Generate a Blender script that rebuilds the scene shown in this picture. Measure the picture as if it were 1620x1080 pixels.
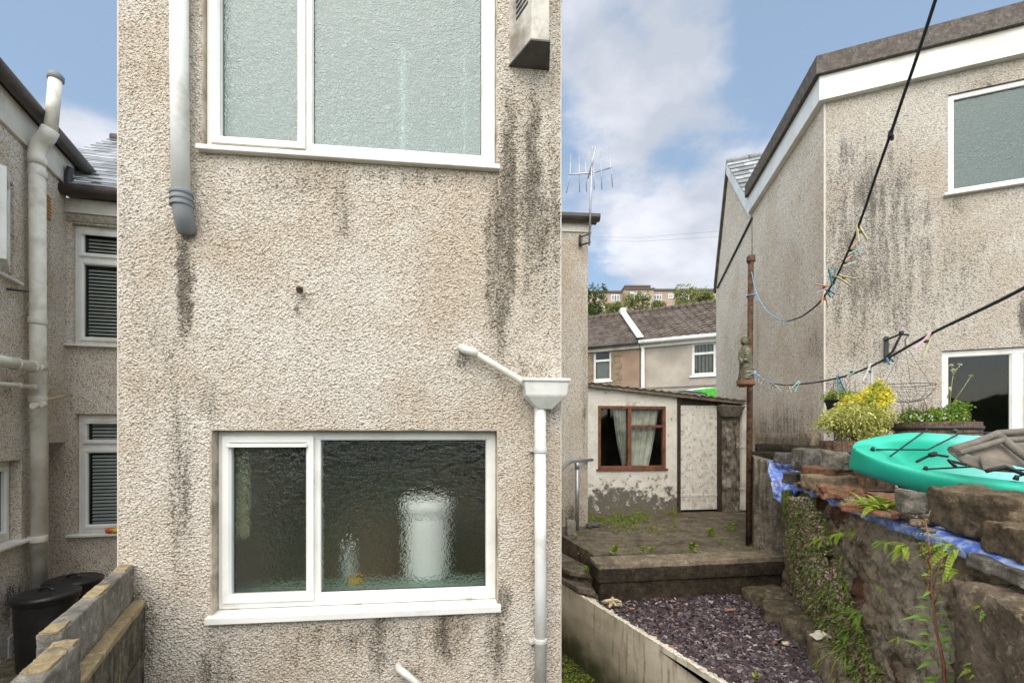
import bpy, bmesh, math, random
from mathutils import Vector, Matrix, noise
random.seed(7)
for o in list(bpy.data.objects): bpy.data.objects.remove(o)
scene = bpy.context.scene
C = scene.collection
R = math.radians
# ---------------------------------------------------------------- camera
F = 720.0; EYE = 1.6; HY = 690.0
cam_d = bpy.data.cameras.new('camera'); cam = bpy.data.objects.new('camera', cam_d); C.objects.link(cam)
cam.location = (0, 0, EYE); cam.rotation_euler = (R(90), 0, 0)
cam_d.sensor_width = 36; cam_d.lens = 16; cam_d.shift_y = (HY-540)/1620
cam_d.clip_start = .05; cam_d.clip_end = 2000
scene.camera = cam
# ---------------------------------------------------------------- world, sun, exposure
SUN_EL, SUN_AZ = 52, 190           # azimuth clockwise from +Y
w = bpy.data.worlds.new('World'); scene.world = w; w.use_nodes = True
wn = w.node_tree; wn.nodes.clear()
def W(t): return wn.nodes.new(t)
wo = W('ShaderNodeOutputWorld'); wb = W('ShaderNodeBackground'); wb.inputs[1].default_value = .12
sky = W('ShaderNodeTexSky'); sky.sky_type = 'NISHITA'; sky.sun_disc = False
sky.sun_elevation = R(SUN_EL); sky.sun_rotation = R(SUN_AZ); sky.air_density = 1.0; sky.dust_density = 1.5; sky.ozone_density = 1.0
tc = W('ShaderNodeTexCoord')
def wmath(op, a, b=None, clamp=False):
    n = W('ShaderNodeMath'); n.operation = op; n.use_clamp = clamp
    for i, v in enumerate((a, b)):
        if v is None: continue
        if isinstance(v, (int, float)): n.inputs[i].default_value = v
        else: wn.links.new(v, n.inputs[i])
    return n.outputs[0]
sep = W('ShaderNodeSeparateXYZ'); wn.links.new(tc.outputs['Generated'], sep.inputs[0])
den = wmath('ADD', wmath('MAXIMUM', sep.outputs[2], 0), .22)
comb = W('ShaderNodeCombineXYZ')
wn.links.new(wmath('DIVIDE', sep.outputs[0], den), comb.inputs[0]); wn.links.new(wmath('DIVIDE', sep.outputs[1], den), comb.inputs[1])
def wnoise(scale, det, off, rough=.55):
    mp = W('ShaderNodeMapping'); mp.inputs['Location'].default_value = off; wn.links.new(comb.outputs[0], mp.inputs[0])
    n = W('ShaderNodeTexNoise'); n.inputs['Scale'].default_value = scale; n.inputs['Detail'].default_value = det
    n.inputs['Roughness'].default_value = rough; wn.links.new(mp.outputs[0], n.inputs['Vector']); return n.outputs[0]
n1 = wnoise(2.0, 10, (3.1, 1.7, 0)); n2 = wnoise(.8, 6, (8.2, 4.4, 2)); n3 = wnoise(2.6, 6, (1, 9, 5))
def wdir(px, py, width, amp):          # a bank of cloud centred on a direction of the sky
    d = Vector(((px-810)/F, 1, (HY-py)/F)).normalized()
    v = W('ShaderNodeVectorMath'); v.operation = 'DISTANCE'; wn.links.new(tc.outputs['Generated'], v.inputs[0]); v.inputs[1].default_value = d
    m = W('ShaderNodeMapRange'); m.interpolation_type = 'SMOOTHSTEP'
    m.inputs['From Min'].default_value = width; m.inputs['From Max'].default_value = 0
    m.inputs['To Min'].default_value = 0; m.inputs['To Max'].default_value = amp
    wn.links.new(v.outputs['Value'], m.inputs[0]); return m.outputs[0]
bank = wmath('ADD', wdir(1050, 190, .38, .20), wdir(1210, 240, .16, .12))
bank = wmath('ADD', bank, wdir(1090, 400, .13, .14)); bank = wmath('ADD', bank, wdir(130, 235, .16, .22))
bank = wmath('SUBTRACT', bank, wdir(1240, 60, .33, .16)); bank = wmath('SUBTRACT', bank, wdir(60, 90, .3, .14))
bank = wmath('SUBTRACT', bank, wdir(950, 390, .12, .10))
cm = W('ShaderNodeMapRange'); cm.interpolation_type = 'SMOOTHSTEP'
cm.inputs['From Min'].default_value = .48; cm.inputs['From Max'].default_value = .63; cm.inputs['To Max'].default_value = .93
wn.links.new(wmath('ADD', n1, bank), cm.inputs[0])
cc = W('ShaderNodeMix'); cc.data_type = 'RGBA'
wn.links.new(wmath('MULTIPLY', wmath('SUBTRACT', n3, .40), 4.0, True), cc.inputs[0])
cc.inputs[6].default_value = (2.5, 2.65, 3.0, 1); cc.inputs[7].default_value = (3.9, 3.95, 4.25, 1)
mixn = W('ShaderNodeMix'); mixn.data_type = 'RGBA'
hz = W('ShaderNodeMix'); hz.data_type = 'RGBA'; hz.inputs[0].default_value = .62
wn.links.new(sky.outputs[0], hz.inputs[6]); hz.inputs[7].default_value = (1.55, 2.10, 2.75, 1)
wn.links.new(cm.outputs[0], mixn.inputs[0]); wn.links.new(hz.outputs[2], mixn.inputs[6]); wn.links.new(cc.outputs[2], mixn.inputs[7])
# added fill: the unseen sky behind the viewer is made brighter and warmer
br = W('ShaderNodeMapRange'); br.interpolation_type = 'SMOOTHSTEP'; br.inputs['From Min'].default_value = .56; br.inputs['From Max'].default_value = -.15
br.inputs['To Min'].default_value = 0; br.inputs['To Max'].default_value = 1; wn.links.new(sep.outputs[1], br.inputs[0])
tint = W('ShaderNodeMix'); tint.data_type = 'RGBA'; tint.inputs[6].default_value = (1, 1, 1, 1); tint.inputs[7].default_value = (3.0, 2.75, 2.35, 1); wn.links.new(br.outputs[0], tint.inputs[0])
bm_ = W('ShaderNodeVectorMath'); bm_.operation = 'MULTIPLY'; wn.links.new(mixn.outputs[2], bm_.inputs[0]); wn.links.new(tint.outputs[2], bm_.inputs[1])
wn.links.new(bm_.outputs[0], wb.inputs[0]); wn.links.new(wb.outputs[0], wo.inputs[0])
sd = bpy.data.lights.new('sun', 'SUN'); sun = bpy.data.objects.new('sun', sd); C.objects.link(sun)
sd.energy = 1.2; sd.angle = R(70); sd.color = (1, .92, .80)
az, el = R(SUN_AZ), R(SUN_EL)
sv = Vector((math.sin(az)*math.cos(el), math.cos(az)*math.cos(el), math.sin(el)))
sun.rotation_euler = (-sv).to_track_quat('-Z', 'Y').to_euler()
scene.view_settings.view_transform = 'Standard'; scene.view_settings.look = 'None'
scene.view_settings.exposure = 1.05; scene.view_settings.gamma = 1
# ---------------------------------------------------------------- geometry helpers
def P(px, py, Y): return Vector(((px-810)/F*Y, Y, EYE+(HY-py)/F*Y))
def G(px, py, z):
    Y = (EYE-z)*F/(py-HY); return Vector(((px-810)/F*Y, Y, z))
class Fr:
    """a facade: origin, horizontal direction u, outward normal n"""
    def __init__(s, a, b, flip=False):
        a = Vector(a[:2]); b = Vector(b[:2]); s.o = a; s.u = (b-a).normalized(); s.L = (b-a).length
        s.n = Vector((s.u.y, -s.u.x)) * (-1 if flip else 1)
    def pt(s, u, z, d=0):
        p = s.o+s.u*u+s.n*d; return Vector((p.x, p.y, z))
    def uv(s, px, py, d=0):
        t = (px-810)/F; o = s.o+s.n*d
        # o + u*U = (tY, Y)
        u = (t*o.y-o.x)/(s.u.x-t*s.u.y); Y = o.y+u*s.u.y
        return u, EYE+(HY-py)/F*Y
    def rect(s, x0, y0, x1, y1, d=0):
        a = s.uv(x0, y1, d); b = s.uv(x1, y1, d); c = s.uv(x0, y0, d); e = s.uv(x1, y0, d)
        return a[0], b[0], (a[1]+b[1])/2, (c[1]+e[1])/2
def BM(): return bmesh.new()
def hexa(bm, p):
    v = [bm.verts.new(q) for q in p]
    for f in ((0, 3, 2, 1), (4, 5, 6, 7), (0, 1, 5, 4), (1, 2, 6, 5), (2, 3, 7, 6), (3, 0, 4, 7)):
        bm.faces.new([v[i] for i in f])
def box(bm, x0, x1, y0, y1, z0, z1):
    hexa(bm, [(x0, y0, z0), (x1, y0, z0), (x1, y1, z0), (x0, y1, z0), (x0, y0, z1), (x1, y0, z1), (x1, y1, z1), (x0, y1, z1)])
def fbox(bm, fr, u0, u1, z0, z1, d0, d1, dz=0):
    """box on a facade from depth d0 to d1 (outwards); dz drops the outer top edge"""
    hexa(bm, [fr.pt(u0, z0, d0), fr.pt(u1, z0, d0), fr.pt(u1, z0, d1), fr.pt(u0, z0, d1),
              fr.pt(u0, z1, d0), fr.pt(u1, z1, d0), fr.pt(u1, z1-dz, d1), fr.pt(u0, z1-dz, d1)])
def ring(bm, fr, u0, u1, z0, z1, w, d0, d1, ch=0.0):
    """mitred rectangular frame"""
    L = []
    for (e, d) in ((0, d0), (0, d1), (w-ch, d1), (w, d1-ch), (w, d0)):
        L.append([bm.verts.new(fr.pt(a, b, d)) for a, b in ((u0+e, z0+e), (u1-e, z0+e), (u1-e, z1-e), (u0+e, z1-e))])
    L.append(L[0])
    for a, b in zip(L[:-1], L[1:]):
        for i in range(4):
            j = (i+1) % 4; bm.faces.new((a[i], a[j], b[j], b[i]))
def tube(bm, pts, r, seg=12, caps=True):
    pts = [Vector(p) for p in pts]; n = len(pts); rs = r if isinstance(r, (list, tuple)) else [r]*n
    rings = []; up = None
    for i, p in enumerate(pts):
        t = (pts[min(i+1, n-1)]-pts[max(i-1, 0)]).normalized()
        if up is None:
            up = Vector((0, 0, 1)) if abs(t.z) < .9 else Vector((1, 0, 0))
        a = t.cross(up)
        if a.length < 1e-4: a = t.orthogonal()
        a.normalize(); b = a.cross(t).normalized(); up = b
        rings.append([bm.verts.new(p+(a*math.cos(k*2*math.pi/seg)+b*math.sin(k*2*math.pi/seg))*rs[i]) for k in range(seg)])
    for A, B in zip(rings[:-1], rings[1:]):
        for k in range(seg):
            f = bm.faces.new((A[k], A[(k+1) % seg], B[(k+1) % seg], B[k])); f.smooth = True
    if caps:
        for q in (rings[0][::-1], rings[-1]): bm.faces.new(q)
def bend(a, b, c, n=6):
    a, b, c = Vector(a), Vector(b), Vector(c)
    return [(a*(1-t)**2+b*2*t*(1-t)+c*t*t) for t in [i/n for i in range(n+1)]]
def lathe(bm, c, prof, seg=24, sx=1, sy=1):
    c = Vector(c); rings = []
    for r, z in prof:
        rings.append([bm.verts.new(c+Vector((r*sx*math.cos(k*2*math.pi/seg), r*sy*math.sin(k*2*math.pi/seg), z))) for k in range(seg)])
    for A, B in zip(rings[:-1], rings[1:]):
        for k in range(seg):
            f = bm.faces.new((A[k], A[(k+1) % seg], B[(k+1) % seg], B[k])); f.smooth = True
    if prof[0][0] > 1e-4: bm.faces.new(rings[0][::-1])
    if prof[-1][0] > 1e-4: bm.faces.new(rings[-1])
def rock(bm, mat4, dims, amp=.012, n=5, freq=9, rnd=.12, seed=0):
    """a weathered block: rounded box pushed about by noise"""
    t = BM(); bmesh.ops.create_cube(t, size=1); bmesh.ops.subdivide_edges(t, edges=t.edges[:], cuts=n, use_grid_fill=True)
    D = Vector(dims)
    for v in t.verts:
        c = v.co.copy(); q = Vector([abs(a)*2 for a in c]); k = sorted(q)[1]
        s = 1-rnd*max(0, k-.7)/.3*.35
        p = Vector((c.x*D.x, c.y*D.y, c.z*D.z)) * s
        nz = noise.noise_vector(p*freq+Vector((seed*7.3, seed*3.1, seed)))+.5*noise.noise_vector(p*freq*2.7+Vector((seed, 5, 2)))+.3*noise.noise_vector(p*freq*7+Vector((seed, 1, 9)))
        v.co = mat4 @ (p+nz*amp)
    vs = {v: bm.verts.new(v.co) for v in t.verts}
    for f in t.faces:
        g = bm.faces.new([vs[v] for v in f.verts]); g.smooth = True
    t.free()
def TR(loc, rz=0, rx=0, ry=0):
    return Matrix.Translation(Vector(loc)) @ Matrix.Rotation(rz, 4, 'Z') @ Matrix.Rotation(ry, 4, 'Y') @ Matrix.Rotation(rx, 4, 'X')
ORG = {}
def obj(name, bm, m, parent=None, label=None, bevel=0, smooth=False, origin=None, recalc=True):
    me = bpy.data.meshes.new(name)
    if recalc: bmesh.ops.recalc_face_normals(bm, faces=bm.faces[:])
    if smooth:
        for f in bm.faces: f.smooth = True
    bm.to_mesh(me); bm.free()
    if parent is not None: org = ORG[parent.name]
    elif origin is not None: org = Vector(origin)
    else:
        xs = [v.co for v in me.vertices]
        org = Vector(((min(v.x for v in xs)+max(v.x for v in xs))/2, (min(v.y for v in xs)+max(v.y for v in xs))/2, min(v.z for v in xs)))
    me.transform(Matrix.Translation(-org)); me.materials.append(m)
    o = bpy.data.objects.new(name, me); C.objects.link(o)
    if parent is not None: o.parent = parent
    else: o.location = org
    ORG[o.name] = org
    if label: o['label'] = label
    if bevel:
        b = o.modifiers.new('bevel', 'BEVEL'); b.width = bevel; b.segments = 2; b.limit_method = 'ANGLE'; b.angle_limit = R(40)
    return o
def tag(o, label, cat, group=None):
    o['label'] = label; o['category'] = cat
    if group: o['group'] = group
    return o
def thing(name, loc, label, cat, group=None):
    o = bpy.data.objects.new(name, None); C.objects.link(o); o.location = loc; o.empty_display_size = .1
    ORG[o.name] = Vector(loc); return tag(o, label, cat, group)
def struct(o, kind='structure'):
    o['kind'] = kind; return o
# ---------------------------------------------------------------- material helper
class Mt:
    def __init__(s, name):
        s.m = bpy.data.materials.new(name); s.m.use_nodes = True; s.nt = s.m.node_tree; s.nt.nodes.clear()
        s.out = s.n('ShaderNodeOutputMaterial'); s.g = s.n('ShaderNodeNewGeometry'); s.pos = s.g.outputs['Position']
    def n(s, t): return s.nt.nodes.new(t)
    def put(s, inp, v):
        if v is None: return
        if isinstance(v, bpy.types.NodeSocket): s.nt.links.new(v, inp)
        elif isinstance(v, (tuple, list, Vector)):
            v = tuple(v); inp.default_value = v if len(v) == len(inp.default_value) else (v+(1,))[:len(inp.default_value)]
        else: inp.default_value = v
    def math(s, op, a, b=None, clamp=False):
        n = s.n('ShaderNodeMath'); n.operation = op; n.use_clamp = clamp; s.put(n.inputs[0], a); s.put(n.inputs[1], b); return n.outputs[0]
    def vm(s, op, a, b=None):
        n = s.n('ShaderNodeVectorMath'); n.operation = op; s.put(n.inputs[0], a); s.put(n.inputs[1], b)
        return n.outputs['Value'] if op in ('LENGTH', 'DOT_PRODUCT', 'DISTANCE') else n.outputs[0]
    def noise(s, scale, det=3, vec=None, rough=.55, dist=0, color=False):
        n = s.n('ShaderNodeTexNoise'); s.put(n.inputs['Vector'], vec or s.pos); s.put(n.inputs['Scale'], scale)
        s.put(n.inputs['Detail'], det); s.put(n.inputs['Roughness'], rough); s.put(n.inputs['Distortion'], dist); return n.outputs[1 if color else 0]
    def vor(s, scale, feat='F1', vec=None, out='Distance', rand=1):
        n = s.n('ShaderNodeTexVoronoi'); n.feature = feat; s.put(n.inputs['Vector'], vec or s.pos); s.put(n.inputs['Scale'], scale)
        s.put(n.inputs['Randomness'], rand); return n.outputs[out]
    def rng(s, v, a, b, c=0, d=1, smooth=True):
        n = s.n('ShaderNodeMapRange'); n.interpolation_type = 'SMOOTHSTEP' if smooth else 'LINEAR'
        for i, q in enumerate((v, a, b, c, d)): s.put(n.inputs[i], q)
        return n.outputs[0]
    def mix(s, f, a, b, mode='MIX'):
        n = s.n('ShaderNodeMix'); n.data_type = 'RGBA'; n.blend_type = mode; s.put(n.inputs[0], f); s.put(n.inputs[6], a); s.put(n.inputs[7], b); return n.outputs[2]
    def sc(s, v, k):
        return s.vm('MULTIPLY', v, k)
    def bump(s, h, st=.5, dist=.01, normal=None):
        n = s.n('ShaderNodeBump'); s.put(n.inputs['Height'], h); s.put(n.inputs['Strength'], st); s.put(n.inputs['Distance'], dist)
        if normal: s.put(n.inputs['Normal'], normal)
        return n.outputs[0]
    def bsdf(s, col, rough=.6, normal=None, metal=0, spec=None, trans=None, alpha=None, coat=None, sheen=None):
        n = s.n('ShaderNodeBsdfPrincipled'); s.put(n.inputs['Base Color'], col); s.put(n.inputs['Roughness'], rough); s.put(n.inputs['Metallic'], metal)
        if normal: s.put(n.inputs['Normal'], normal)
        if spec is not None: s.put(n.inputs['Specular IOR Level'], spec)
        if coat is not None: s.put(n.inputs['Coat Weight'], coat)
        return n.outputs[0]
    def end(s, sh):
        s.nt.links.new(sh, s.out.inputs[0]); return s.m
def simple(name, col, rough=.5, var=.15, scale=12, bumpk=0, bscale=60, metal=0, dirt=None, dirtamt=.4, spec=None):
    """a plain surface with mottled colour, optional blotchy dirt and fine grain"""
    k = Mt(name); n = k.noise(scale, 4)
    c = k.mix(k.rng(n, .3, .7), [a*(1-var) for a in col], [min(1, a*(1+var)) for a in col])
    if dirt: c = k.mix(k.math('MULTIPLY', k.rng(k.noise(scale*.37, 6, rough=.7), .45, .7), dirtamt), c, dirt)
    nb = k.bump(k.noise(bscale, 4), bumpk, .01) if bumpk else None
    r = k.math('ADD', k.math('MULTIPLY', n, .2), rough-.1)
    return k.end(k.bsdf(c, r, nb, metal, spec))
def roughcast(name, light, dark, fr, stains, scale=58, disp=0.0, bumpk=.9, bdist=.012, stain_col=(.035, .03, .022), general=.25, pit=(.37, .315, .25)):
    """pebble-dash render: lumps, browner pits, run-down stains given in facade metres"""
    k = Mt(name)
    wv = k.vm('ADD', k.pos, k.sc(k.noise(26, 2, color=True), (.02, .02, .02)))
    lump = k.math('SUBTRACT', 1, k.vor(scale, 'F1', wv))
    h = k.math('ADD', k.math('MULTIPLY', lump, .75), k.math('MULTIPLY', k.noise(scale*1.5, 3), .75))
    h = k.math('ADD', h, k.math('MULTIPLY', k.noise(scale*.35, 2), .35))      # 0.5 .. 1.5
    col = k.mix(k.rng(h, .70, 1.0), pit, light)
    pc = k.n('ShaderNodeSeparateXYZ'); k.put(pc.inputs[0], k.vor(scale, 'F1', wv, 'Color'))
    col = k.mix(k.rng(pc.outputs[0], .0, 1, .0, .32), col, k.mix(pc.outputs[1], (.34, .27, .20), (.80, .78, .74)))
    tone = k.rng(k.noise(1.7, 5, rough=.6), .38, .68)
    col = k.mix(k.math('MULTIPLY', tone, .75), col, dark, 'MULTIPLY') if general else col
    u = k.vm('DOT_PRODUCT', k.vm('SUBTRACT', k.pos, (fr.o.x, fr.o.y, 0)), (fr.u.x, fr.u.y, 0))
    sx = k.n('ShaderNodeSeparateXYZ'); k.put(sx.inputs[0], k.pos)
    cb = k.n('ShaderNodeCombineXYZ'); k.put(cb.inputs[0], u); k.put(cb.inputs[1], sx.outputs[2]); uz = cb.outputs[0]
    wob = k.vm('ADD', uz, k.sc(k.vm('SUBTRACT', k.noise(7, 4, uz, color=True), (.5, .5, .5)), (.10, .20, 0)))
    tot = None
    for (px, py0, py1, wpx, s_) in stains:
        a = fr.uv(px-wpx, (py0+py1)/2); b = fr.uv(px+wpx, (py0+py1)/2); c = fr.uv(px, py0); d = fr.uv(px, py1)
        cu = (a[0]+b[0])/2; cz = (c[1]+d[1])/2; ru = abs(b[0]-a[0])/2*1.5; rz = abs(c[1]-d[1])/2*1.15
        v = k.vm('MULTIPLY', k.vm('SUBTRACT', wob, (cu, cz, 0)), (1/ru, 1/rz, 0))
        g = k.rng(k.vm('LENGTH', v), 1, .1, 0, s_)
        tot = g if tot is None else k.math('MAXIMUM', tot, g)
    gran = k.noise(scale*.8, 4, rough=.7); big = k.noise(5, 5, k.sc(uz, (3, .6, 1)), rough=.65)
    gen = k.math('MULTIPLY', k.rng(big, .5, .75), general)
    tot = gen if tot is None else k.math('ADD', tot, gen)
    # in stained parts the grime takes the hollows and leaves the crowns of the pebbles paler
    stk = k.noise(1, 4, k.sc(uz, (13, 1.3, 1)), rough=.6); tot = k.math('MULTIPLY', tot, k.rng(stk, .32, .66, .50, 1.1))
    soft = k.math('MULTIPLY', k.rng(k.math('MULTIPLY', tot, k.math('ADD', .35, k.math('MULTIPLY', big, 1.3))), 0, 1.1), .62)
    col = k.mix(soft, col, [x*3.2 for x in stain_col[:3]])
    q = k.math('MULTIPLY', tot, k.math('ADD', .25, k.math('MULTIPLY', big, .9)))
    q = k.math('ADD', q, k.math('MULTIPLY', k.math('SUBTRACT', .92, h), 1.1)); q = k.math('ADD', q, k.math('MULTIPLY', k.math('SUBTRACT', gran, .5), 1.1))
    msk = k.math('MULTIPLY', k.rng(q, .12, .90), k.math('MINIMUM', k.math('MULTIPLY', tot, 1.6), .85))
    col = k.mix(msk, col, stain_col)
    nb = k.bump(h, bumpk, bdist) if bumpk else None
    mt = k.end(k.bsdf(col, .9, nb, spec=.2))
    if disp:
        d = k.n('ShaderNodeDisplacement'); k.put(d.inputs['Height'], h); k.put(d.inputs['Midlevel'], 1.3); k.put(d.inputs['Scale'], disp)
        k.nt.links.new(d.outputs[0], k.out.inputs['Displacement']); mt.displacement_method = 'BOTH'
    return mt
def glass(name, tint, see=.5, milk=.0, milk_col=(.5, .6, .58), scale=26, bumpk=.6, gl=.12, rough=.08):
    """obscured pane: part clear, part bent through the pressed pattern, part milky, and a rippled reflection"""
    k = Mt(name)
    wv = k.vm('ADD', k.pos, k.sc(k.noise(16, 2, color=True), (.09, .09, .09)))
    e = k.vor(scale, 'DISTANCE_TO_EDGE', wv); e2 = k.vor(scale*1.7, 'DISTANCE_TO_EDGE', k.vm('ADD', wv, (.3, .1, .7)))
    h = k.math('ADD', k.rng(e, 0, .22), k.math('MULTIPLY', k.rng(e2, 0, .2), .6))
    nb = k.bump(h, bumpk, .012)
    tr = k.n('ShaderNodeBsdfTransparent'); k.put(tr.inputs[0], k.mix(k.rng(h, .2, 1.3), [a*.75 for a in tint], tint))
    rf = k.n('ShaderNodeBsdfRefraction'); k.put(rf.inputs[0], tint); k.put(rf.inputs['Roughness'], rough); k.put(rf.inputs['IOR'], 1.22); k.put(rf.inputs['Normal'], nb)
    df = k.n('ShaderNodeBsdfDiffuse'); k.put(df.inputs[0], milk_col); k.put(df.inputs['Normal'], nb)
    gs = k.n('ShaderNodeBsdfGlossy'); k.put(gs.inputs[0], (.9, .95, .95, 1)); k.put(gs.inputs['Roughness'], .16); k.put(gs.inputs['Normal'], k.bump(h, bumpk*.35, .012))
    def ms(f, a, b):
        m = k.n('ShaderNodeMixShader'); k.put(m.inputs[0], f); k.nt.links.new(a, m.inputs[1]); k.nt.links.new(b, m.inputs[2]); return m.outputs[0]
    s = ms(see, rf.outputs[0], tr.outputs[0]); s = ms(milk, s, df.outputs[0]); s = ms(gl, s, gs.outputs[0])
    return k.end(s)
def clear_glass(name, tint=(.8, .85, .85), gl=.1):
    k = Mt(name); tr = k.n('ShaderNodeBsdfTransparent'); k.put(tr.inputs[0], tint)
    gs = k.n('ShaderNodeBsdfGlossy'); k.put(gs.inputs['Roughness'], .03); nb = k.bump(k.noise(2.5, 1), .04, .05); k.put(gs.inputs['Normal'], nb)
    m = k.n('ShaderNodeMixShader'); fr = k.n('ShaderNodeFresnel'); k.put(fr.inputs[0], 1.5)
    k.put(m.inputs[0], k.math('ADD', fr.outputs[0], gl)); k.nt.links.new(tr.outputs[0], m.inputs[1]); k.nt.links.new(gs.outputs[0], m.inputs[2])
    return k.end(m.outputs[0])
def leafmat(name, a, b, c=None, hue=None):
    k = Mt(name); r = k.g.outputs['Random Per Island']
    col = k.mix(r, a, b)
    if c: col = k.mix(k.rng(k.noise(9, 3), .45, .6), col, c)
    p = k.bsdf(col, .55, spec=.35); t = k.n('ShaderNodeBsdfTranslucent'); k.put(t.inputs[0], k.mix(.5, col, (.2, .3, .03), 'MIX'))
    m = k.n('ShaderNodeMixShader'); k.put(m.inputs[0], .28); k.nt.links.new(p, m.inputs[1]); k.nt.links.new(t.outputs[0], m.inputs[2])
    return k.end(m.outputs[0])
def stone(name, cols, moss=(.05, .06, .015), mossamt=.5, scale=3.2, bumpk=.7, streak=False, dark=(.03, .025, .018), darkamt=.6, cell=None):
    """weathered stone, brick or concrete with lichen, grime and moss"""
    k = Mt(name); n = k.noise(scale*3, 6, rough=.65)
    c = k.mix(k.rng(n, .35, .65), cols[0], cols[1])
    if len(cols) > 2: c = k.mix(k.rng(k.noise(scale*1.3, 5, rough=.7), .5, .66), c, cols[2])
    if cell: c = k.mix(.55, c, k.mix(k.vor(cell, 'F1', out='Color'), cols[0], cols[-1]), 'MIX')
    v = k.sc(k.pos, (9, 9, 1.2)) if streak else k.pos
    c = k.mix(k.math('MULTIPLY', k.rng(k.noise(scale*2 if not streak else 2.2, 7, v, rough=.72), .46, .68), darkamt), c, dark)
    up = k.n('ShaderNodeSeparateXYZ'); k.put(up.inputs[0], k.g.outputs['Normal'])
    mm = k.rng(k.math('ADD', k.noise(scale*4.3, 6, rough=.75), k.math('MULTIPLY', up.outputs[2], .12)), .52, .68)
    c = k.mix(k.math('MULTIPLY', mm, mossamt), c, moss)
    sp = k.rng(k.noise(90, 3, rough=.8), .6, .72); c = k.mix(k.math('MULTIPLY', sp, .35), c, (.45, .42, .34))
    mid = k.noise(28, 5, rough=.8); c = k.mix(k.rng(mid, .40, .56, .5, 0), c, [x*.45 for x in cols[0]]); c = k.mix(k.rng(k.noise(17, 6, rough=.8), .54, .66, 0, .5), c, [min(1, x*1.8) for x in cols[1]])
    h = k.math('ADD', k.noise(45, 8, rough=.8), k.math('MULTIPLY', k.noise(170, 3), .4)); h = k.math('ADD', h, k.math('MULTIPLY', mid, .9)); h = k.math('ADD', h, k.math('MULTIPLY', k.rng(k.vor(34, 'F1', k.vm('ADD', k.pos, k.sc(k.noise(20, 2, color=True), (.05, .05, .05)))), 0, .35), .35))
    return k.end(k.bsdf(c, .92, k.bump(h, bumpk, .02), spec=.2))
# ================================================================ facades (metres, from the viewer's feet line)
MAIN = Fr((-1.967, 2.274), (.271, 2.53)); BACK = Fr((-1.2, 6.2), (1.067, 6.4))
LF = Fr((-4.956, 5.06), (-3.0, 5.53)); LR = Fr((-3.855, 2.5), (-4.956, 5.06))
FR = Fr((3.43, 5.0), (6.6, 3.73)); SR = Fr((3.944, 7.47), (3.43, 5.0)); GR = Fr((4.467, 9.98), (3.944, 7.47))
BT = Fr((1.81, 18.64), (8.2, 15.31)); SF = Fr((1.10, 7.26), (3.87, 7.69))
PW = simple('white_upvc', (.76, .75, .71), .32, .04, 5, dirt=(.33, .27, .18), dirtamt=.4, spec=.5)
PWD = simple('weathered_upvc', (.66, .63, .56), .45, .06, 5, dirt=(.22, .18, .11), dirtamt=.55)
PIPE = simple('pipe_white', (.68, .68, .65), .4, .06, 7, dirt=(.28, .24, .17), dirtamt=.55)
PIPEG = simple('pipe_cream', (.66, .62, .54), .5, .1, 6, dirt=(.15, .13, .08), dirtamt=.5)
GREY = simple('grey_plastic', (.17, .18, .19), .5, .1, 9, .2, 90)
BROWN = simple('brown_gutter', (.055, .042, .036), .5, .2, 9, dirt=(.16, .15, .12), dirtamt=.4, bumpk=.2)
BLACKP = simple('black_plastic', (.012, .012, .014), .42, .2, 8, .15, 70, dirt=(.06, .055, .045), dirtamt=.4)
METAL = simple('galvanised', (.42, .43, .44), .4, .12, 20, .2, 80, metal=.7)
DKMET = simple('dark_metal', (.035, .033, .035), .55, .3, 30, .2, 80)
BEAD = simple('corner_bead', (.52, .47, .41), .6, .1, 10)
BLD = simple('blind_cream', (.88, .85, .77), .6, .05)
GASK = simple('rubber_gasket', (.06, .06, .055), .7)
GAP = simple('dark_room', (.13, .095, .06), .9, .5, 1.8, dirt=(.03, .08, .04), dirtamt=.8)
G_UP = glass('frosted_glass_pale', (.62, .85, .82, 1), .30, .44, (.21, .315, .295, 1), 44, .6, .10)
G_LO = glass('frosted_glass_dark', (.93, .95, .91, 1), .08, .05, (.20, .23, .16, 1), 30, .6, .035, .13)
G_CL = clear_glass('window_glass', gl=.0)
G_R = glass('frosted_glass_green', (.6, .8, .75, 1), .25, .28, (.20, .30, .27, 1), 26, .5, .06)
def wall_surf(bm, fr, u0, u1, z0, z1, ops, d0=-.22, step=None, d1=0):
    """front skin (gridded when step given), back skin, reveals and outer edges of a wall with openings (u0,u1,z0,z1)"""
    def cuts(a, b, xs, st):
        s = sorted(set([a, b]+[x for x in xs if a < x < b])); o = [s[0]]
        for p, q in zip(s[:-1], s[1:]):
            n = max(1, round((q-p)/st)) if st else 1
            o += [p+(q-p)*i/n for i in range(1, n+1)]
        return o
    for d, st in ((d1, step), (d0, None)):
        us = cuts(u0, u1, [x for o in ops for x in o[:2]], st); zs = cuts(z0, z1, [x for o in ops for x in o[2:]], st)
        g = {}
        def V(i, j):
            if (i, j) not in g: g[i, j] = bm.verts.new(fr.pt(us[i], zs[j], d))
            return g[i, j]
        for i in range(len(us)-1):
            for j in range(len(zs)-1):
                cu, cz = (us[i]+us[i+1])/2, (zs[j]+zs[j+1])/2
                if any(o[0] < cu < o[1] and o[2] < cz < o[3] for o in ops): continue
                f = [V(i, j), V(i+1, j), V(i+1, j+1), V(i, j+1)]
                bm.faces.new(f if d == d1 else f[::-1])
    for (a, b, c, e) in ops+[(u0, u1, z0, z1)]:
        for (p, q) in (((a, c), (b, c)), ((b, c), (b, e)), ((b, e), (a, e)), ((a, e), (a, c))):
            bm.faces.new([bm.verts.new(fr.pt(*x)) for x in ((*p, d1), (*q, d1), (*q, d0), (*p, d0))])
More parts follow.
